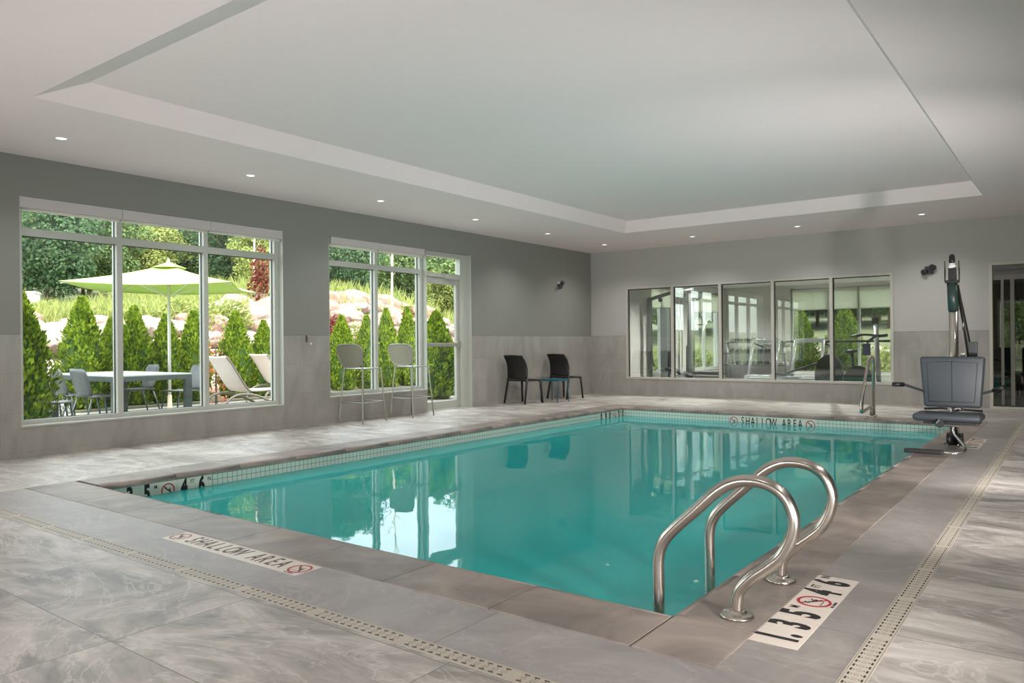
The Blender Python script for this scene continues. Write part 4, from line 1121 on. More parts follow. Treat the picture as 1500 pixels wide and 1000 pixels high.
for i, (x, y, h, rad, lab) in enumerate(row): place_arb(i % 3, x, y, h, rad, lab)

# ------------------------------------------------------------------ boulders
def pane_name(x, y):
    v = Vector((x, y, 0)); z_ = v.dot(F)
    px = 750 + 1109.8*v.dot(R2)/z_ if z_ > 0.5 else -999
    for a_, b_, nm in ((-999, 28, 'left of the wide window'), (28, 172, 'wide window left pane'), (172, 300, 'wide window middle pane'), (300, 408, 'wide window right pane'), (408, 482, 'hidden between the two windows'),
                       (482, 550, 'narrower window left pane'), (550, 615, 'narrower window right pane'), (615, 690, 'exit door glass'), (690, 920, 'hidden past the exit door'), (920, 1055, 'seen through gym'), (1055, 1310, 'far gym window'), (1310, 9999, 'lobby window')):
        if a_ <= px < b_: return nm
    return 'hidden by the wall'
def rock_proto(seed):
    rnd = random.Random(seed); b = MB(); bmesh.ops.create_icosphere(b.bm, subdivisions=3, radius=0.5)
    off = Vector((rnd.uniform(0, 50), rnd.uniform(0, 50), 0)); sc = Vector((rnd.uniform(.8, 1.2), rnd.uniform(.9, 1.4), rnd.uniform(.5, .8)))
    planes = [Vector((rnd.gauss(0,1), rnd.gauss(0,1), rnd.gauss(0,.7))).normalized() for _ in range(7)]
    for v in b.bm.verts:
        p = v.co.copy()
        for n_ in planes:
            dd = p.dot(n_) - 0.36
            if dd > 0: p -= n_*dd*0.9
        p += p.normalized()*0.06*mnoise.noise(p*4+off)
        v.co = Vector((p.x*sc.x, p.y*sc.y, p.z*sc.z))
    return b
GR = 'pale boulders stacked on the bank behind the arborvitae'
RL = 'pale grey boulder in the rocky bank behind the arborvitae row'
rp = []
for k in range(6):
    o = rock_proto(100+k).build('boulder', M_rock if k % 2 else M_rock2); tag(o, RL if k % 2 else 'pinkish tan boulder in the rocky bank behind the arborvitae row', 'rock', GR); rp.append(o)
rnd = random.Random(5); used = set(); nrock = 0
def put_rock(x, y, s):
    global nrock
    k = rnd.randrange(6); z = ground(x, y) + s*0.10
    if k in used: o = rp[k].copy(); col.objects.link(o)
    else: o = rp[k]; used.add(k)
    lv_ = ('at the foot', 'in the middle', 'on the crest')[0 if ddist(x, y) < 8.6 else (1 if ddist(x, y) < 10.4 else 2)]
    o['label'] = ('pale grey' if k % 2 else 'pinkish tan') + ' boulder ' + lv_ + ' of the bank, ' + pane_name(x, y)
    o.location = (x, y, z); o.scale = (s, s, s*rnd.uniform(.8, 1.1)); o.rotation_euler = (rnd.uniform(-.3,.3), rnd.uniform(-.3,.3), rnd.uniform(0, 6.28)); nrock += 1
y = 3.6
while y < 22.5:
    for k in range(7 if y < 12 else 9):
        dd = 7.2 + k*(0.58) + rnd.uniform(-.15, .15)
        put_rock(-8.95-dd, y + rnd.uniform(-.3, .3), rnd.uniform(0.5, 0.9)*(1.0+0.05*k))
    y += 0.68
for x in (-9.5, -8.7, -7.9, -7.0, -6.0, -5.2, -4.4, -3.6):
    for k in range(3): put_rock(x + rnd.uniform(-.2, .2), 29.2 + k*0.8, rnd.uniform(.8, 1.2))

# ------------------------------------------------------------------ trees
def tree_proto(name, label, seed, mat, h, r, n, conical=False, leaf=0.3):
    rnd = random.Random(seed)
    t = thing(name, label, 'tree', (0, 0, 0), 0, None)
    b = MB(); b.tube([(0, 0, -0.5), (0.05, 0, h*0.3), (0, 0.1, h*0.75)], [0.17, 0.12, 0.04], 8)
    for k in range(6):
        a = rnd.uniform(0, 6.28); z = rnd.uniform(.3, .6)*h
        b.tube([(0.04, 0, z), (math.cos(a)*r*.6, math.sin(a)*r*.6, z+h*.16)], [0.06, 0.02], 5)
    b.build('trunk', M_bark, t)
    fo = MB(); blobs = []
    nb = 26
    for k in range(nb):
        u = (k+0.5)/nb; z = h*(0.22 + 0.74*u)
        rr = (r*(1-u)**0.8 if conical else r*math.sqrt(max(0.05, 1-(2*u-0.95)**2)))
        a = rnd.uniform(0, 6.28); q = rnd.uniform(.35, .8)
        blobs.append((Vector((math.cos(a)*rr*q, math.sin(a)*rr*q, z)), (0.32*r + 0.25*rr)*rnd.uniform(.7, 1.0)))
    for i in range(n):
        c_, br = blobs[rnd.randrange(nb)]
        v = Vector((rnd.gauss(0,1), rnd.gauss(0,1), rnd.gauss(0,1)+0.25)).normalized()
        p = c_ + Vector((v.x*br, v.y*br, v.z*br*0.7))*rnd.uniform(.72, 1.05)
        nn = (v + Vector((rnd.gauss(0,.5), rnd.gauss(0,.5), rnd.gauss(0,.5)+.3))).normalized()
        a_ = nn.orthogonal().normalized(); a_ = Matrix.Rotation(rnd.uniform(0, 6.28), 3, nn) @ a_; b_ = nn.cross(a_)
        L_ = leaf*rnd.uniform(.6, 1.2)
        fo.bm.faces.new([fo.bm.verts.new(q) for q in (p-a_*L_*.5, p+b_*L_*.32, p+a_*L_*.5, p-b_*L_*.32)])
    me = bpy.data.meshes.new('crown'); fo.bm.to_mesh(me); fo.bm.free(); me.materials.append(mat)
    o = bpy.data.objects.new('crown', me); col.objects.link(o); o.parent = t
    return t
GT = 'leafy trees covering the hillside beyond the windows'
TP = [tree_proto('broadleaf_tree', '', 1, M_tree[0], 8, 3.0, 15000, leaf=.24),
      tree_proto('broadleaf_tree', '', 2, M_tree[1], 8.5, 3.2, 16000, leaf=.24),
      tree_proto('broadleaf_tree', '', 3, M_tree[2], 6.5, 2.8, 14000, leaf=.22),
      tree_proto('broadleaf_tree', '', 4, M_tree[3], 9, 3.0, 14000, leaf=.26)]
TL = ['mid green leafy tree on the wooded hillside outside', 'deep green dense tree on the wooded hillside outside', 'yellow green bushy tree on the wooded hillside outside', 'hazy blue green tree higher on the wooded hillside']
tused = set()
def put_tree(k, x, y, s, lab=None, grp=GT):
    if k in tused: o = copy_tree(TP[k])
    else: o = TP[k]; tused.add(k)
    o.location = (x, y, ground(x, y)); o.rotation_euler.z = rnd.uniform(0, 6.28); o.scale = (s, s, s*rnd.uniform(.9, 1.1))
    dist_ = math.hypot(x, y)
    o['label'] = lab or (('mid green leafy', 'deep green dense', 'yellow green bushy', 'hazy blue green')[k] + (' tree low on the hillside, ' if dist_ < 60 else (' tree halfway up the hillside, ' if dist_ < 88 else ' tree high on the hillside, ')) + pane_name(x, y))
    if grp: o['group'] = grp
    elif 'group' in o: del o['group']
    return o
# ray helper only chooses directions through the windows; the trees stand at real distances
def along(px, dist):
    a = math.atan((px-750)/1109.8) + _y
    return math.sin(a)*dist, math.cos(a)*dist
for (px, ds, k, s, lab) in [(70, 33, 1, 0.62, 'dark green dense tree seen left of the umbrella through the wide window'),
                            (150, 36, 0, 0.55, 'mid green tree just above the umbrella left edge'),
                            (205, 38, 2, 0.62, 'yellow green tree above the umbrella canopy'),
                            (340, 36, 1, 0.55, 'slim dark tree above the umbrella right edge'),
                            (510, 36, 1, 0.55, 'green tree at the left of the narrower window above the rocks'),
                            (385, 33, 2, 0.45, 'small yellow green tree at the right end of the wide window'),
                            (655, 40, 2, 0.5, 'yellow green young tree seen through the upper part of the exit door')]:
    x, y = along(px, ds); put_tree(k, x, y, s, lab, None)
for ds, st in ((44, 26), (54, 25), (66, 25), (80, 25), (96, 26), (112, 30)):
    px = -60 + (ds % 7)*4
    while px < 720:
        x, y = along(px + rnd.uniform(-8, 8), ds + rnd.uniform(-4, 4))
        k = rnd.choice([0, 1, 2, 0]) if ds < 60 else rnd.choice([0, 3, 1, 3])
        put_tree(k, x, y, rnd.uniform(.6, .8) if ds < 60 else rnd.uniform(.65, .9)); px += st*1.25*(1.0 if px < 430 else 1.15)*(50/ds)**0.5*1.3
for px in range(1130, 1640, 26):
    for ds in (46, 62, 84):
        x, y = along(px + rnd.uniform(-9, 9), ds + rnd.uniform(-4, 4)); put_tree(rnd.choice([0, 1, 3]), x, y, rnd.uniform(.75, 1.0))
for q_, px in enumerate(range(925, 1345, 21)):
    x, y = along(px, 36 + (q_ % 3)*2.2); put_tree((1, 0, 2)[q_ % 3], x, y, .45 + .08*(q_ % 2))
for (px, ds) in ((1480, 30), (1500, 33), (1530, 30)):
    x, y = along(px, ds); put_tree(0, x, y, .55)
# leafless slender birch stems
def stem(px, ds, h, label):
    x, y = along(px, ds); t = thing('bare_sapling', label, 'tree', (x, y, ground(x, y)), 0)
    b = MB(); b.tube([(0, 0, -0.2), (0.1, 0, h*.5), (-0.05, .1, h)], [0.05, 0.035, 0.015], 6); b.build('trunk', plain('birch', (206, 200, 184), rough=.8), t)
    b = MB()
    for k in range(9):
        z = h*(.35+.07*k); a = k*2.4; b.tube([(0.06, 0, z), (math.cos(a)*.5, math.sin(a)*.5, z+.5)], [0.015, 0.006], 5)
    b.build('twigs', plain('birch_twig', (170, 164, 148), rough=.8), t)
stem(573, 27, 5.0, 'thin pale bare sapling in the middle of the narrower window')
stem(372, 30, 4.5, 'thin pale bare sapling above the wide window right pane')

def shrub(name, label, px, ds, h, r, mat, n=900, leaf=.13, grp=None, up=.4):
    x, y = along(px, ds); t = thing(name, label, 'shrub', (x, y, ground(x, y)), 0, grp); rr = random.Random(px)
    fo = MB()
    for i in range(n):
        v = Vector((rr.gauss(0,1), rr.gauss(0,1), abs(rr.gauss(0,1)))).normalized(); q = rr.uniform(.5, 1.0)
        p = Vector((v.x*r*q, v.y*r*q, 0.05 + v.z*h*q)); nn = Vector((rr.gauss(0,1), rr.gauss(0,1), rr.gauss(0,1)+up)).normalized()
        a_ = nn.orthogonal().normalized(); b_ = nn.cross(a_); L_ = leaf*rr.uniform(.6, 1.2)
        fo.bm.faces.new([fo.bm.verts.new(c_) for c_ in (p-a_*L_*.5, p+b_*L_*.3, p+a_*L_*.5, p-b_*L_*.3)])
    me = bpy.data.meshes.new('foliage'); fo.bm.to_mesh(me); fo.bm.free(); me.materials.append(mat)
    o = bpy.data.objects.new('foliage', me); col.objects.link(o); o.parent = t
    b = MB(); b.tube([(0, 0, -0.1), (0, 0, h*.7)], [0.03, 0.01], 6); b.build('stem', M_bark, t)
shrub('red_shrub', 'narrow dark red shrub at the right end of the wide window', 383, 25, 2.0, .42, M_redleaf)
shrub('red_shrub', 'small red shrub above the rocks at the left of the narrower window', 492, 24, 1.0, .5, M_redleaf)
shrub('red_shrub', 'narrow reddish shrub beside the exit door mullion above the rocks', 600, 26, 1.5, .4, M_redleaf)
for i, (px, ds, h, r) in enumerate([(200, 22.5, .7, .6), (262, 23, .8, .7), (305, 22.5, .9, .7), (340, 23, .8, .6), (135, 23, .6, .8), (530, 24, 1.2, .6), (565, 25, .8, .7), (585, 24, .6, .6), (640, 26, .9, .8), (66, 24, .7, .7), (1290, 27, 1.0, .7), (1215, 28, .9, .6), (1170, 27, .6, .7), (1262, 29, .9, .7), (1130, 28, .9, .8), (1020, 27, 1.0, .8), (960, 26, 1.0, .8), (1045, 27, .8, .7), (985, 27, .8, .7)]):
    shrub('meadow_shrub', 'yellow green bush on top of the rocky bank, ' + pane_name(*along(px, ds)), px, ds, h, r, M_grass, grp='yellow green bushes above the rocks')
shrub('flowering_plant', 'small orange flowering plant between the arborvitae and the rocks', 316, 16.2, 1.75, .25, plain('orange_flower', (226, 120, 80), rough=.7), 200, .07)
shrub('flowering_plant', 'low white flowering plant at the arborvitae foot by the patio', 83, 14.6, .25, .25, plain('white_flower', (236, 236, 230), rough=.7), 160, .06)

# tall meadow grass
b = MB(); rg = random.Random(9)
for i in range(15000):
    px = rg.uniform(-30, 720); ds = rg.uniform(20.5, 33)**1.0
    x, y = along(px, ds); dd = ddist(x, y)
    if dd < 10.6: continue
    z = ground(x, y); h = rg.uniform(.25, .85); a = rg.uniform(0, PI); w_ = rg.uniform(.015, .035); lx, ly = rg.gauss(0, .12), rg.gauss(0, .12)
    v = [b.bm.verts.new(q) for q in ((x-math.cos(a)*w_, y-math.sin(a)*w_, z-.03), (x+math.cos(a)*w_, y+math.sin(a)*w_, z-.03), (x+lx+math.cos(a)*w_*.4, y+ly, z+h*.7), (x+lx*1.6, y+ly*1.6, z+h))]
    b.bm.faces.new(v)
me = bpy.data.meshes.new('tall_grass'); b.bm.to_mesh(me); b.bm.free(); me.materials.append(M_grass)
o = bpy.data.objects.new('tall_grass', me); col.objects.link(o); tag(o, 'tall yellow green meadow grass above the rocky bank', 'grass', kind='stuff')

# white box with blue scrawl on the bank
x, y = along(42, 24.5)
t = thing('utility_box', 'white utility box with blue scrawl at the left edge of the wide window', 'utility box', (x, y, ground(x, y)-0.1), R(-35))
b = MB(); b.box(-.26, -.22, 0, .26, .22, 1.0, bevel=.03); b.build('housing', M_white, t)
b = MB(); b.box(-.28, -.24, 1.0, .28, .24, 1.06, bevel=.02); b.build('lid', M_cas, t)
b = MB(); blu = plain('blue_scrawl', (70, 150, 214), rough=.6)
for q in ([(-.12, .9), (-.14, .65)], [(-.14, .88), (-.02, .84), (-.12, .77)], [(-.02, .8), (.02, .66), (.06, .8)], [(.1, .9), (.09, .66), (.18, .72)], [(-.18, .6), (.2, .62)]):
    b.tube([(p_[0], -.232, p_[1]) for p_ in q], .012, 5)
b.build('lettering', blu, t)

# ------------------------------------------------------------------ patio umbrella
ux, uy = -12.6, 6.92
t = thing('patio_umbrella', 'large lime green square patio umbrella on a white pole', 'umbrella', (ux, uy, 0), R(2))
b = MB(); b.tube([(0, 0, 0.05), (0, 0, 2.60)], 0.026, 14); b.build('pole', M_white, t)
b = MB(); b.lathe([(0.26, 0.0), (0.27, 0.03), (0.22, 0.06), (0.04, 0.08), (0.035, 0.30), (0.03, 0.31)], 28); b.build('umbrella_base', plain('umbrella_base_beige', (190, 176, 160), rough=.6), t)
hd = 1.80; zr, za = 2.17, 2.56
cor = [(0, -hd), (hd, 0), (0, hd), (-hd, 0)]
b = MB(); vap = None; NU = 8
for k in range(4):
    A, B = Vector((*cor[k], zr)), Vector((*cor[(k+1)%4], zr)); AP = Vector((0, 0, za))
    rows = []
    for i in range(NU+1):
        u = i/NU; rowv = []
        for j in range(7):
            v = j/6; e_ = A.lerp(B, v); p = AP.lerp(e_, u)
            sag = -0.05*math.sin(PI*v)*u - 0.035*math.sin(PI*u); p.z += sag
            c_ = Vector((0, 0, p.z)); p = p.lerp(c_, 0.05*math.sin(PI*v)*u)
            rowv.append(b.bm.verts.new(p))
        rows.append(rowv)
    for i in range(NU):
        for j in range(6):
            try: b.bm.faces.new((rows[i][j], rows[i+1][j], rows[i+1][j+1], rows[i][j+1])).smooth = True
            except ValueError: pass
bmesh.ops.remove_doubles(b.bm, verts=b.bm.verts[:], dist=1e-4)
bmesh.ops.recalc_face_normals(b.bm, faces=b.bm.faces[:])
bmesh.ops.solidify(b.bm, geom=b.bm.faces[:], thickness=0.003)
b.build('canopy', M_canvas, t)
b = MB(); b.lathe([(0.30, 2.50), (0.16, 2.55), (0.03, 2.60), (0.02, 2.61)], 8); b.build('vent_cap', M_canvas, t)
b = MB(); b.lathe([(0.02, 2.60), (0.025, 2.62), (0.02, 2.65), (0.004, 2.66)], 10); b.build('finial', M_white, t)
for k in range(4):
    b = MB(); x_, y_ = cor[k]; b.tube([(0, 0, za-.06), (x_*.98, y_*.98, zr-.03)], 0.010, 6); b.build('rib', M_white, t)
    b = MB(); b.tube([(0, 0, 2.0), (x_*.5, y_*.5, za-.06-(za-.03-zr)*.5)], 0.008, 6); b.build('strut', M_white, t)

# ------------------------------------------------------------------ patio table and chairs
t = thing('patio_table', 'long grey metal patio table under the lime umbrella', 'table', (-12.1, 5.83, 0), 0)
b = MB(); b.box(-1.05, -0.60, 0.715, 1.05, 0.60, 0.735, bevel=.004); b.build('table_top', M_ptable, t)
b = MB()
b.box(-1.05, -0.60, 0.645, 1.05, -0.56, 0.714); b.box(-1.05, 0.56, 0.645, 1.05, 0.60, 0.714); b.box(-1.05, -0.56, 0.645, -1.01, 0.56, 0.714); b.box(1.01, -0.56, 0.645, 1.05, 0.56, 0.714)
b.build('apron', M_pframe, t)
for sx in (-1, 1):
    for sy in (-1, 1):
        b = MB(); b.box(sx*1.01-.04, sy*.55-.05, -0.004, sx*1.01+.04, sy*.55+.05, 0.645); b.build('leg', M_pframe, t)
def patio_chair(label, loc, rz):
    t = thing('patio_chair', label, 'chair', loc, rz, 'grey patio chairs around the outdoor table')  # faces +Y
    b = MB(); b.grid(lambda u, v: Vector(((u-0.5)*0.46, -0.22+v*0.45, 0.445-0.02*math.sin(PI*u)*math.sin(PI*v))), 6, 6, 0.018); b.build('seat', M_pchair, t)
    def bk_(u, v):
        ww = 0.235*(1.0 if v < .8 else 1-0.25*((v-.8)/.2)**2)
        if v < .25: ww *= 0.78 + 0.22*(v/.25)
        return Vector(((u-.5)*2*ww, -0.23 - 0.12*v - 0.06*math.sin(PI*u) + 0.03, 0.43 + 0.41*v))
    b = MB(); b.grid(bk_, 8, 8, 0.014); b.build('backrest', M_pchair, t)
    for s_ in (-1, 1):
        b = MB(); b.tube([(s_*0.20, 0.19, 0.43), (s_*0.235, 0.25, 0.0)], 0.013, 8); b.build('leg', M_pframe, t)
        b = MB(); b.tube([(s_*0.20, -0.20, 0.44), (s_*0.24, -0.33, 0.0)], 0.013, 8); b.build('leg', M_pframe, t)
    return t
p1 = patio_chair('grey patio chair on the left side of the outdoor table, nearest the glass', (-11.5, 5.24, 0), R(3))
dup(p1, (-12.1, 5.20, 0), R(-3), 'grey patio chair on the left side of the outdoor table, second from the glass')
dup(p1, (-12.8, 5.12, 0), R(2), 'grey patio chair on the left side of the outdoor table, farthest from the glass')
dup(p1, (-11.62, 6.60, 0), R(182), 'grey patio chair on the right side of the outdoor table near its end leg')
dup(p1, (-12.72, 6.38, 0), R(177), 'grey patio chair on the right side of the outdoor table, farther one')
dup(p1, (-10.72, 4.28, 0), R(-30), 'grey patio chair partly hidden by the light green shrub at the window left edge')

# ------------------------------------------------------------------ loungers
def lounger(label, loc, rz):
    t = thing('sun_lounger', label, 'sun lounger', loc, rz, 'white sling loungers on the patio')   # head at y=0, feet +Y
    wd = 0.30
    ax = [(0.0, 0.98), (0.10, 0.86), (0.30, 0.55), (0.42, 0.40), (0.55, 0.37), (1.0, 0.37), (1.45, 0.36)]
    path = smooth_path([(0, y_, z_) for y_, z_ in ax], 4)
    def sl(u, v):
        k = v*(len(path)-1); i = min(int(k), len(path)-2); p = path[i].lerp(path[i+1], k-i)
        return Vector(((u-.5)*2*wd*(1 if v > .03 else .9), p.y, p.z - 0.012*math.sin(PI*u)))
    b = MB(); b.grid(sl, 4, 28, 0.022); b.build('sling', M_sling, t)
    b = MB()
    for s_ in (-1, 1): b.tube([(s_*(wd+.012), p.y, p.z-.01) for p in path], 0.017, 8)
    b.build('side_rail', M_wicker, t)
    b = MB()
    for s_ in (-1, 1): b.tube(smooth_path([(s_*(wd+.03), -0.06, 0.0), (s_*(wd+.03), -.02, .18), (s_*(wd+.03), .18, .31), (s_*(wd+.03), .5, .30), (s_*(wd+.03), .85, .16), (s_*(wd+.03), 1.15, 0.0)], 5), 0.022, 8)
    b.build('curved_leg', M_wicker, t)
    b = MB()
    for s_ in (-1, 1): b.tube([(s_*wd, 1.35, .35), (s_*wd, 1.42, 0)], 0.02, 8)
    b.build('foot_leg', M_wicker, t)
    return t
l1 = lounger('white sling sun lounger right of the umbrella, its whole backrest in view', (-11.75, 7.28, 0), R(-2))
dup(l1, (-13.35, 9.20, 0), R(-2), 'white sling sun lounger cut off by the right end of the wide window')

# ------------------------------------------------------------------ gym equipment
def T_(m_, pts, r, seg=8): m_.tube(pts, r, seg); return m_
t = thing('cable_machine', 'tall cable crossover machine with pulleys behind the left gym panes', 'gym machine', (-8.0, 17.1, 0), 0)
b = MB()
b.box(-0.60, -.05, 0, -0.51, .06, 2.24); b.box(.50, -.05, 0, .60, .06, 2.30)
b.tube([(-.56, 0, 2.20), (.10, 0, 2.36), (.62, 0, 2.40)], .045, 10); b.box(-.62, -.4, 0.0, -.48, .4, .05); b.box(.45, -.4, 0, .64, .4, .05)
b.build('machine_frame', plain('machine_frame_dark', (92, 94, 92), rough=.4, metal=.3), t)
b = MB(); b.box(.40, .07, .1, .50, .30, 2.1, bevel=.01); b.box(-.30, .07, .1, -.12, .30, 2.0, bevel=.01); b.build('weight_shroud', M_gymglass, t)
b = MB(); b.box(.36, .10, .12, .50, .28, 1.05); b.box(-.10, .1, .12, .0, .28, .9); b.build('weight_stack', M_dark, t)
b = MB(); b.tube([(.22, 0, .05), (.22, 0, 2.32)], .022, 10); b.tube([(.30, 0, .05), (.30, 0, 2.32)], .018, 10); b.build('guide_rod', M_chrome, t)
for px_, pz_ in ((.72, 2.22), (-.26, 2.18), (.08, 2.24), (.35, 2.28)):
    b = MB(); b.cyl((px_, -.02, pz_), .085 if px_ > .5 else .05, .04, 20, 'Y'); b.build('pulley', M_black, t)
b = MB(); b.tube([(.78, -.02, 2.2), (.78, -.02, 1.88)], .006, 6); b.tube([(-.47, -.04, 2.1), (-.47, -.04, .9)], .006, 6); b.build('cable', M_black, t)
b = MB(); b.tube([(.78, -.02, 1.88), (.70, -.02, 1.55), (.86, -.02, 1.55), (.78, -.02, 1.88)], .008, 6); b.tube([(.69, -.02, 1.55), (.87, -.02, 1.55)], .017, 8); b.build('stirrup_handle', M_black, t)
b = MB(); b.tube([(-.47, -.04, .9), (-.45, -.04, .65), (-.42, -.04, .55)], .02, 8); b.build('rope_handle', M_black, t)
t = thing('weight_bench', 'black padded weight bench low behind the second gym pane', 'gym bench', (-7.0, 16.35, 0), R(80))
b = MB(); b.box(-.14, -.65, .40, .14, .05, .47, bevel=.02); b.build('seat', M_black, t)
b = MB(); b.box(-.14, .08, .40, .14, .8, .47, bevel=.02, rot=Matrix.Rotation(R(14), 3, 'X')); b.build('backrest', M_black, t)
b = MB(); b.box(-.04, -.6, .30, .04, .7, .38); b.tube([(-.3, -.55, .03), (.3, -.55, .03)], .03, 8); b.tube([(-.3, .65, .03), (.3, .65, .03)], .03, 8); b.tube([(0, -.55, .03), (0, -.5, .32)], .03, 8); b.tube([(0, .65, .03), (0, .6, .32)], .03, 8); b.build('bench_frame', M_gymgrey, t)
def dumbbell_rack():
    t = thing('dumbbell_rack', 'dumbbell rack standing against the far gym wall', 'dumbbell rack', (-7.75, 22.35, 0), 0)
    b = MB()
    for s_ in (-.85, .85): b.box(s_-.04, -.3, 0, s_+.04, .3, .06); b.tube([(s_, .2, .05), (s_, .05, 1.15)], .035, 8)
    b.build('rack_frame', M_gymgrey, t)
    for z in (.45, .80, 1.12):
        b = MB(); b.box(-.9, -.12-(1.12-z)*.2, z-.03, .9, .14-(1.12-z)*.2, z); b.build('rack_shelf', M_dark, t)
dumbbell_rack()
def dumbbell(label, loc):
    t = thing('dumbbell', label, 'dumbbell', loc, 0, 'dumbbells on the gym rack')
    b = MB(); b.cyl((0, -.07, 0), .014, .14, 8, 'Y'); b.build('grip', M_chrome, t)
    for y_ in (-.13, .07):
        b = MB(); b.cyl((0, y_, 0), .06, .06, 6, 'Y'); b.build('weight_head', M_black, t)
    return t
db = None
for z in (.45, .80, 1.12):
    for k in range(7):
        loc = (-8.4+k*.21, 22.35-(1.12-z)*.2, z+.058); lab = {.45: 'black dumbbell on the lowest shelf of the gym rack', .80: 'black dumbbell on the middle shelf of the gym rack', 1.12: 'black dumbbell on the top shelf of the gym rack'}[z]
        if db is None: db = dumbbell(lab, loc)
        else: dup(db, loc, 0, lab)
def treadmill(label, loc, rz):
    t = thing('treadmill', label, 'treadmill', loc, rz, 'treadmills in the gym')
    b = MB(); b.box(-.36, -.9, .03, .36, .9, .17, bevel=.03); b.build('deck', M_gymgrey, t)
    b = MB(); b.box(-.25, -.88, .171, .25, .6, .18); b.build('running_belt', M_black, t)
    b = MB(); b.box(-.34, .55, .17, .34, .92, .32, bevel=.05); b.build('motor_cover', M_gymgrey, t)
    for s_ in (-1, 1):
        b = MB(); b.tube([(s_*.36, .7, .15), (s_*.34, .45, 1.15)], .038, 8); b.build('upright', M_gymgrey, t)
        b = MB(); b.tube([(s_*.34, .45, 1.10), (s_*.33, .0, 1.0)], .022, 8); b.build('handrail', M_black, t)
    b = MB(); b.box(-.36, .38, 1.10, .36, .46, 1.20, bevel=.02); b.build('console', M_gymgrey, t)
    return t
tr1 = treadmill('light grey treadmill seen low behind the third gym pane', (-6.15, 19.2, 0), R(170))
dup(tr1, (-5.15, 19.3, 0), R(172), 'light grey treadmill seen low behind the fourth gym pane')
t = thing('rowing_machine', 'machine with a black rounded flywheel housing behind the fourth gym pane', 'gym machine', (-4.22, 16.7, 0), R(0))
b = MB(); prof = [( -.25, .12), (-.28, .45), (-.22, .72), (-.06, .86), (.08, .86), (.22, .72), (.28, .45), (.25, .12)]
va = [b.bm.verts.new((x_, -.09, z_)) for x_, z_ in prof]; vb = [b.bm.verts.new((x_, .12, z_)) for x_, z_ in prof]
b.bm.faces.new(va); b.bm.faces.new(vb[::-1])
for i in range(8): b.bm.faces.new((va[i], va[(i+1)%8], vb[(i+1)%8], vb[i]))
bmesh.ops.bevel(b.bm, geom=b.bm.edges[:], offset=.02, segments=3, affect='EDGES'); b.build('flywheel_housing', M_black, t)
b = MB(); b.tube([(.0, 0, .74), (-.45, .02, .60), (-.95, .04, .42)], .022, 8); b.box(-1.1, -.03, .38, -.75, .10, .44, bevel=.01); b.build('pull_arm', M_black, t)
b = MB(); b.box(-1.7, -.04, .28, .22, .08, .34, bevel=.01); b.tube([(-1.6, 0, .3), (-1.6, 0, .02)], .025, 8); b.tube([(-1.75, -.0, .03), (-1.45, .0, .03)], .03, 8); b.box(.0, -.25, 0, .1, .25, .05); b.tube([(.05, 0, .03), (.05, 0, .2)], .04, 8); b.build('slide_rail', M_gymgrey, t)
b = MB(); b.box(-.9, -.08, .345, -.6, .12, .385, bevel=.01); b.build('seat', M_gymgrey, t)
t = thing('exercise_bike', 'dark upright exercise bike behind the right gym pane', 'exercise bike', (-3.42, 16.5, 0), 0)
b = MB(); b.box(-.5, -.25, 0.0, -.42, .25, .05); b.box(.35, -.25, 0, .43, .25, .05); b.tube([(-.46, 0, .04), (.39, 0, .04)], .035, 8); b.tube([(.2, 0, .1), (.14, 0, 1.55)], .045, 10); b.build('bike_frame', M_gymgrey, t)
b = MB(); b.cyl((-.18, -.08, .36), .27, .16, 28, 'Y'); b.build('flywheel_housing', M_black, t)
b = MB(); b.tube([(-.26, 0, .4), (-.30, 0, .88)], .03, 8); b.build('seat_post', M_dark, t)
b = MB(); b.lathe([(.04, .88), (.13, .91), (.12, .95), (.03, .96)], 16, c=(-.32, 0, 0)); b.build('seat', M_black, t)
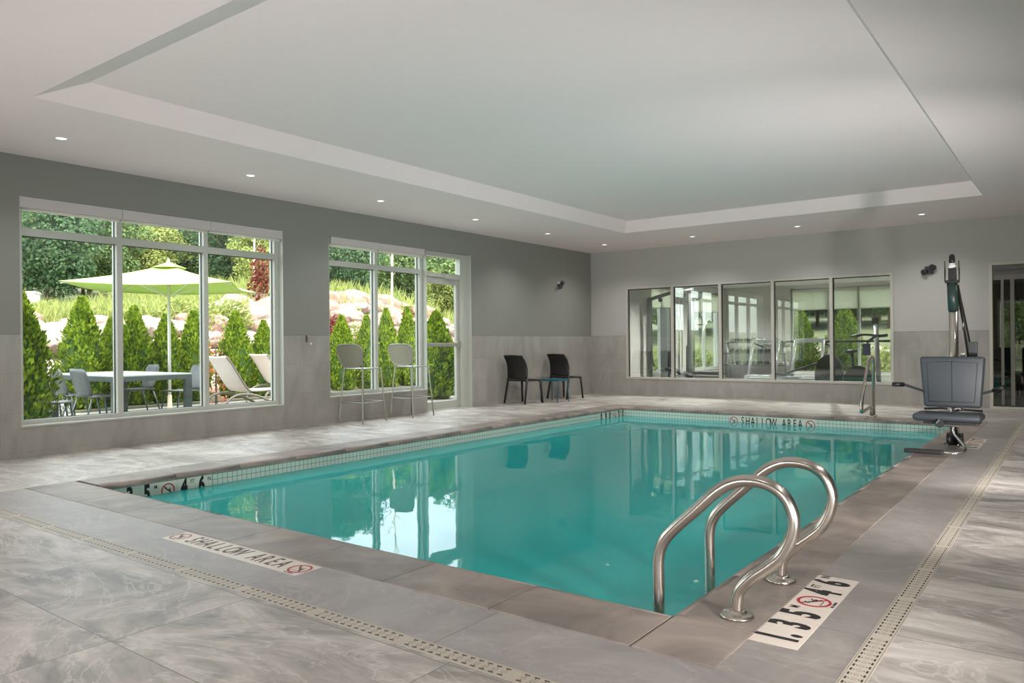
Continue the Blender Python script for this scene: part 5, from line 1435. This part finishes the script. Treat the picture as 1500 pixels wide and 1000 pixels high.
b = MB(); b.tube(smooth_path([(-.28, -.2, 1.22), (-.1, -.18, 1.26), (.14, -.05, 1.24), (.14, .05, 1.24), (-.1, .18, 1.26), (-.28, .2, 1.22)], 4), .022, 8); b.tube([(.02, -.2, 1.1), (.16, -.05, 1.24)], .03, 8); b.tube([(.14, 0, 1.22), (.36, 0, 1.24)], .03, 8); b.build('handlebar', M_black, t)
b = MB(); b.box(-.08, -.12, .84, .06, -.05, 1.08, bevel=.01); b.build('bottle_holder', plain('bike_blue', (44, 48, 92), rough=.5), t)
b = MB(); b.box(.08, -.07, 1.48, .20, .0, 1.60, bevel=.02); b.build('console', M_dark, t)
b = MB(); b.tube([(-.18, -.1, .36), (-.10, -.14, .22)], .018, 6); b.box(-.15, -.2, .18, -.05, -.1, .21); b.build('pedal', M_black, t)
# grab bar along the gym wall
t = thing('wall_rail', 'black stretching bar fixed across the far gym window', 'wall rail', (-5.8, 22.64, 1.12), 0)
b = MB(); b.tube([(-1.9, 0, 0), (3.4, 0, 0)], .035, 10); b.build('rail_bar', M_black, t)
b = MB()
for x_ in (-1.8, -.98, .83, 3.3): b.tube([(x_, 0, 0), (x_, .16, 0)], .015, 6)
b.build('rail_bracket', M_black, t)

# ------------------------------------------------------------------ lobby furniture
def lobby_chair(label, loc, rz):
    t = thing('lounge_chair', label, 'chair', loc, rz, 'dark chairs in the lobby beyond the glass door')
    b = MB(); b.box(-.26, -.24, .42, .26, .26, .48, bevel=.02); b.build('seat', M_black, t)
    b = MB(); b.box(-.26, -.28, .48, .26, -.22, .98, bevel=.025); b.build('backrest', M_black, t)
    for sx in (-1, 1):
        for sy in (-1, 1):
            b = MB(); b.tube([(sx*.23, sy*.22, .42), (sx*.24, sy*.23, 0)], .018, 8); b.build('leg', M_black, t)
    return t
lc = lobby_chair('dark upholstered chair in the lobby right of the other dark chair', (-0.68, 17.9, 0), R(8))
dup(lc, (-1.30, 18.3, 0), R(-10), 'dark upholstered chair in the lobby close to the white door frame')
t = thing('lobby_table', 'pale table in the lobby behind the dark chairs', 'table', (-.9, 19.3, 0), 0)
b = MB(); b.box(-.6, -.4, .70, .9, .4, .73, bevel=.005); b.build('table_top', M_white, t)
for sx in (-.5, .8):
    for sy in (-.3, .3):
        b = MB(); b.tube([(sx, sy, .7), (sx, sy, 0)], .02, 8); b.build('leg', M_black, t)
